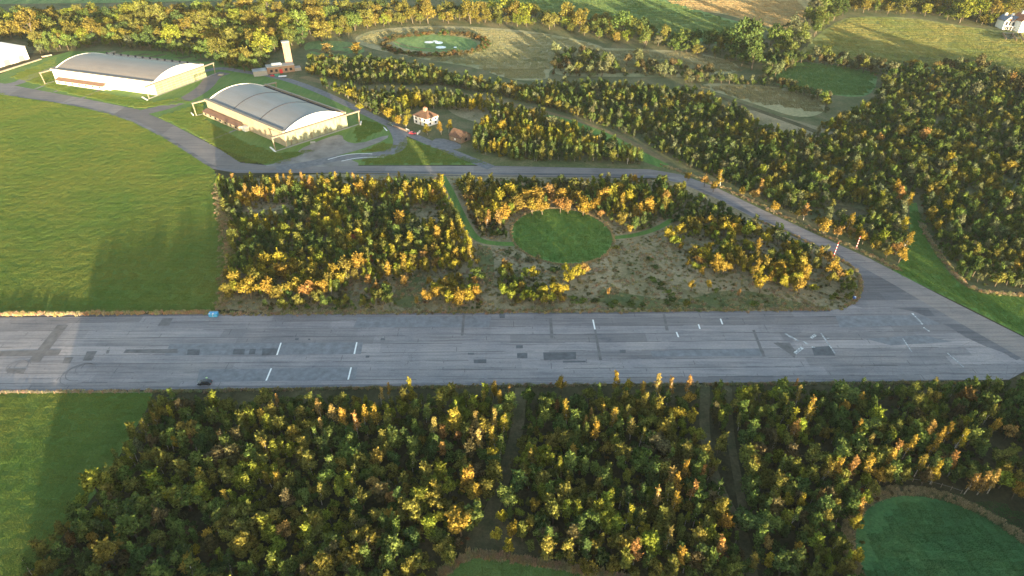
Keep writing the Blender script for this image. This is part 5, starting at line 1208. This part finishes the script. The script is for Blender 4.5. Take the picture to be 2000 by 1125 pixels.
# ---- undergrowth below the trees and long grass on the verges
ug = []
sh = [PROTO[('shrub', i)][0] for i in range(NV['shrub'])]
for zn, poly, mw, kinds, pal, dens in REG:
    if not kinds or zn in ('off', 'tall', 'old', 'grey', 'oldedge'): continue
    wp = W(poly); x0, x1 = min(p[0] for p in wp), max(p[0] for p in wp); y0, y1 = min(p[1] for p in wp), max(p[1] for p in wp)
    for _ in range(int((x1-x0)*(y1-y0)/(7.0 if y0 < 185 else 16.0))):
        x, y = rnd.uniform(x0, x1), rnd.uniform(y0, y1)
        if not inside(x, y, wp) or abs(x) > .86*y+20: continue
        if kept(x, y) and rnd.random() < .82: continue
        s = rnd.uniform(.25, .6)
        ug.append((x, y, hz(x, y), rnd.choice(sh), (0, 0, rnd.uniform(0, 6.28)), (s, s, s*rnd.uniform(.6, 1.1)), tuple(c*rnd.uniform(.7, 1.1) for c in TN[rnd.choice(['dark green', 'brown', 'dark green', 'mid green', 'rust', 'olive'])])))
scatter('undergrowth', ug, 'low brambles and undergrowth beneath the plantation trees', 'undergrowth')
tf = []
STRAW = [(.40, .33, .21), (.35, .30, .19), (.30, .265, .16), (.22, .21, .12)]
def tufts_line(line, wdt, per_m, hs, cols, sm=1):
    pts = [Vector((*P(*p), 0)) for p in (smooth(line, sm, False) if sm else line)]
    for a, b in zip(pts, pts[1:]):
        L_ = (b-a).length
        if L_ < .01: continue
        n = Vector((-(b-a).y, (b-a).x, 0))/L_
        for _ in range(int(L_*per_m)):
            q = a.lerp(b, rnd.random())+n*rnd.gauss(0, wdt/2.5); s = rnd.uniform(.7, 1.3)
            c = rnd.choice(cols); tf.append((q.x, q.y, hz(q.x, q.y), TUFT, (0, 0, rnd.uniform(0, 6.28)), (s, s, s*hs*rnd.uniform(.6, 1.2)), tuple(k*rnd.uniform(.8, 1.2) for k in c)))
tufts_line([(-10, 615), (424, 611)], 1.0, 5, 1.2, STRAW[:2], 0)
tufts_line([(424, 614), (1000, 609), (1620, 604)], 1.4, 4, .7, STRAW, 0)
tufts_line([(-10, 767), (300, 764)], .6, 3, .6, STRAW, 0); tufts_line([(300, 765), (1000, 753), (1950, 747)], .8, 3, .5, STRAW[2:], 0)
tufts_line([(858, 1126), (890, 1101), (925, 1082), (1000, 1092), (1060, 1101), (1130, 1114), (1240, 1135)], 1.0, 14, 1.3, STRAW[:3], 0)
tufts_line([(425, 360), (430, 410), (446, 470), (450, 520), (440, 570), (428, 606)], 2.5, 9, .8, STRAW)
tufts_line([(1800, 440), (1824, 482), (1854, 524), (1888, 560), (1935, 574), (2100, 582)], 1.2, 6, .8, STRAW)
tufts_line([(1290, 322), (1400, 360), (1500, 408), (1600, 455), (1700, 498), (1760, 530)], 1.4, 5, .7, STRAW)
tufts_line([(1640, 604), (1672, 588), (1682, 560), (1676, 535), (1650, 510), (1560, 464), (1480, 430)], .9, 5, .7, STRAW)
for k in range(900):
    a = rnd.uniform(0, 6.28); q = r2*rnd.uniform(1.01, 1.14); x, y = c2[0]+q*math.cos(a), c2[1]+q*math.sin(a)
    if y > 60: tf.append((x, y, 0, TUFT, (0, 0, a), (1, 1, rnd.uniform(.4, 1)), rnd.choice(STRAW)))
e0 = W(ell(1098, 462, 101, 54.5, 6)); 
for a, b in zip(e0, e0[1:]+e0[:1]):
    for _ in range(7):
        t = rnd.random(); tf.append((a[0]+(b[0]-a[0])*t+rnd.gauss(0, .25), a[1]+(b[1]-a[1])*t+rnd.gauss(0, .25), 0, TUFT, (0, 0, t*6), (.8, .8, rnd.uniform(.4, .9)), rnd.choice(STRAW[:3])))
# tussocks over the dry meadow
mp = W([(426, 345), (1290, 350), (1560, 470), (1675, 545), (1675, 575), (1640, 603), (424, 612)])
x0, x1 = min(p[0] for p in mp), max(p[0] for p in mp); y0, y1 = min(p[1] for p in mp), max(p[1] for p in mp); ec = W(ell(1098, 462, 101, 54.5, 6))
for _ in range(16000):
    x, y = rnd.uniform(x0, x1), rnd.uniform(y0, y1)
    if not inside(x, y, mp) or inside(x, y, ec) or inside(x, y, KEEP[10]) or inside(x, y, KEEP[11]): continue
    n_ = noise.noise(Vector((x/9, y/9, 1.5)))
    if n_ < -.15 and rnd.random() < .6: continue
    c = rnd.choice(STRAW) if n_ > 0 else rnd.choice([STRAW[3], (.10, .12, .05), STRAW[2]])
    s = rnd.uniform(.8, 1.6); tf.append((x, y, 0, TUFT, (0, 0, rnd.uniform(0, 6.28)), (s, s, rnd.uniform(.25, .7)), tuple(k*rnd.uniform(.8, 1.1) for k in c)))
scatter('long_grass', tf, 'long straw-coloured grass on the verges and dry meadow', 'grass')
# upright blades of the mown fields catch the low sun
def turf_patch():
    r = random.Random(4); vs, fs = [], []
    for _ in range(360):
        x, y = r.uniform(-1.25, 1.25), r.uniform(-1.25, 1.25); b = r.uniform(0, 3.14); dx, dy = math.cos(b)*.045, math.sin(b)*.045; hh = r.uniform(.09, .24); lx, ly = r.uniform(-.05, .05), r.uniform(-.05, .05); k = len(vs)
        vs += [(x-dx, y-dy, 0), (x+dx, y+dy, 0), (x+lx+dx*.5, y+ly+dy*.5, hh), (x+lx-dx*.5, y+ly-dy*.5, hh)]; fs.append((k, k+1, k+2, k+3))
    me = bpy.data.meshes.new('turf'); me.from_pydata(vs, [], fs)
    a = me.attributes.new('leaf_tone', 'FLOAT', 'FACE'); a.data.foreach_set('value', [r.uniform(.3, .7) for _ in fs])
    a = me.attributes.new('leaf_hue', 'FLOAT', 'FACE'); a.data.foreach_set('value', [r.uniform(0, .12) for _ in fs])
    me.materials.append(M['leaf']); po = bpy.data.objects.new('p%02d' % len(order), me); protos.objects.link(po); order.append(po); return len(order)-1
TURF = turf_patch(); tu = []
LAWN = ((.105, .190, .048), (.195, .228, .062)); GRN = ((.080, .180, .046), (.145, .215, .054)); DRK = ((.044, .118, .046), (.080, .158, .056))
RING = W(ell(850, 86, 100, 21, 2))
TURFAREAS = [(LAWN, 1, [(-60, 168), (60, 195), (130, 205), (200, 218), (250, 235), (310, 265), (370, 301), (416, 334), (422, 350), (422, 400), (434, 440), (446, 500), (438, 560), (422, 607), (-60, 613)]),
             (LAWN, 1, [(-60, 773), (0, 770), (298, 767), (284, 800), (238, 880), (188, 960), (118, 1050), (48, 1128), (20, 1300), (-80, 1300)]),
             (LAWN, 1, [(310, 228), (398, 200), (400, 232), (470, 275), (540, 300), (618, 292), (560, 316), (520, 321), (470, 316), (430, 290), (380, 262)]),
             (LAWN, 1, [(20, 150), (110, 110), (110, 150), (130, 168), (300, 200), (350, 190), (372, 200), (270, 212), (150, 186)]),
             (LAWN, 1, [(690, 256), (702, 232), (735, 240), (756, 250), (700, 276)]), (LAWN, 1, [(705, 309), (770, 300), (790, 268), (850, 290), (955, 320), (715, 320)]), (LAWN, 1, [(700, 298), (750, 278), (775, 285), (760, 295)]),
             (GRN, 1, ell(1098, 462, 98, 52, 6)), (DRK, 1, [(1700, 1120), (1700, 1050), (1760, 990), (1850, 968), (1950, 985), (2040, 1030), (2040, 1200), (1700, 1200)]), (LAWN, 1, [(925, 1088), (1000, 1098), (1130, 1121), (1230, 1150), (1230, 1200), (820, 1200), (868, 1128)]),
             (GRN, 1, [(1782, 410), (1792, 410), (1802, 440), (1824, 482), (1852, 524), (1887, 560), (1932, 573), (2040, 578), (2040, 676), (2000, 655), (1900, 604), (1800, 555), (1746, 530), (1768, 505), (1780, 470)]),
             (((.20, .215, .11), (.28, .26, .15)), 2.2, [(700, 74), (745, 60), (850, 54), (960, 58), (1060, 68), (1150, 85), (1180, 97), (1120, 114), (1065, 138), (1060, 154), (1000, 155), (930, 129), (860, 119), (760, 101)]),
             (((.12, .18, .055), (.27, .245, .09)), 2.8, [(1590, 88), (1630, 52), (1665, 35), (1780, 37), (1860, 51), (1960, 65), (2040, 70), (2040, 162), (2000, 158), (1900, 148), (1780, 128), (1640, 116), (1575, 104)]),
             (((.34, .26, .14), (.42, .31, .17)), 3.0, [(1300, 2), (1560, 2), (1580, 20), (1555, 50), (1530, 57), (1480, 45), (1420, 25), (1350, 18)]),
             (((.09, .165, .06), (.15, .20, .075)), 3.0, [(940, 0), (1290, 0), (1370, 26), (1480, 54), (1490, 80), (1400, 86), (1240, 48), (1090, 26)]),
             (((.15, .16, .08), (.22, .20, .12)), 2.6, [(1140, 96), (1340, 103), (1430, 120), (1440, 138), (1240, 146), (1100, 142)]), (((.15, .16, .08), (.22, .20, .12)), 2.6, [(1360, 166), (1450, 166), (1560, 178), (1606, 194), (1606, 220), (1480, 200)]),
             (((.08, .17, .06), (.12, .20, .07)), 2.4, [(1500, 152), (1548, 120), (1640, 130), (1710, 144), (1700, 176), (1680, 188), (1600, 180), (1525, 167)])]
for cols_, sc_, poly in TURFAREAS:
    wp = W(poly); x0, x1 = min(q[0] for q in wp), max(q[0] for q in wp); y0, y1 = min(q[1] for q in wp), max(q[1] for q in wp)
    yy = y0
    while yy < y1:
        xx = x0
        while xx < x1:
            x, y = xx+rnd.uniform(-.4, .4)*sc_, yy+rnd.uniform(-.4, .4)*sc_
            if inside(x, y, wp) and not (y > 480 and inside(x, y, RING)):
                n_ = noise.noise(Vector((x/22/sc_, y/22/sc_, .5)))+.5*noise.noise(Vector((x/6/sc_, y/6/sc_, 4)))
                f = max(0, min(1, .5+.55*n_+(.16 if int((y+.10*x)/(3.6*sc_)+100) % 2 else -.05))); c = tuple(a+(b-a)*f for a, b in zip(*cols_))
                tu.append((x, y, hz(x, y)+.03, TURF, (0, 0, rnd.choice([0, 1.57, 3.14, 4.71])+rnd.uniform(-.2, .2)), (sc_, sc_, sc_*rnd.uniform(.7, 1.3)), tuple(q*(.96+.08*((f*7) % 1)) for q in c)))
            xx += 2.3*sc_
        yy += 2.3*sc_
scatter('field_grass', tu, 'short mown grass standing over the airfield and lawns', 'grass')
# ------------------------------------------------------------------ the evening air
def haze():
    m = bpy.data.materials.new('haze'); m.use_nodes = True; nt = m.node_tree
    for n in list(nt.nodes):
        if n.type == 'BSDF_PRINCIPLED': nt.nodes.remove(n)
    v = nt.nodes.new("ShaderNodeVolumePrincipled"); v.inputs["Color"].default_value = (.72, .82, .95, 1); v.inputs["Density"].default_value = .00003
    nt.links.new(v.outputs[0], nt.nodes["Material Output"].inputs["Volume"])
    o = MB().box((-1400, -260, -1), (1400, 1700, 160)).build('haze', m)
    tag(o, 'thin evening haze hanging over the airfield', 'haze', None, 'stuff')
haze()
print('TREES', len(TREES), 'individuals', len(ids), 'undergrowth', len(ug), 'tufts', len(tf))
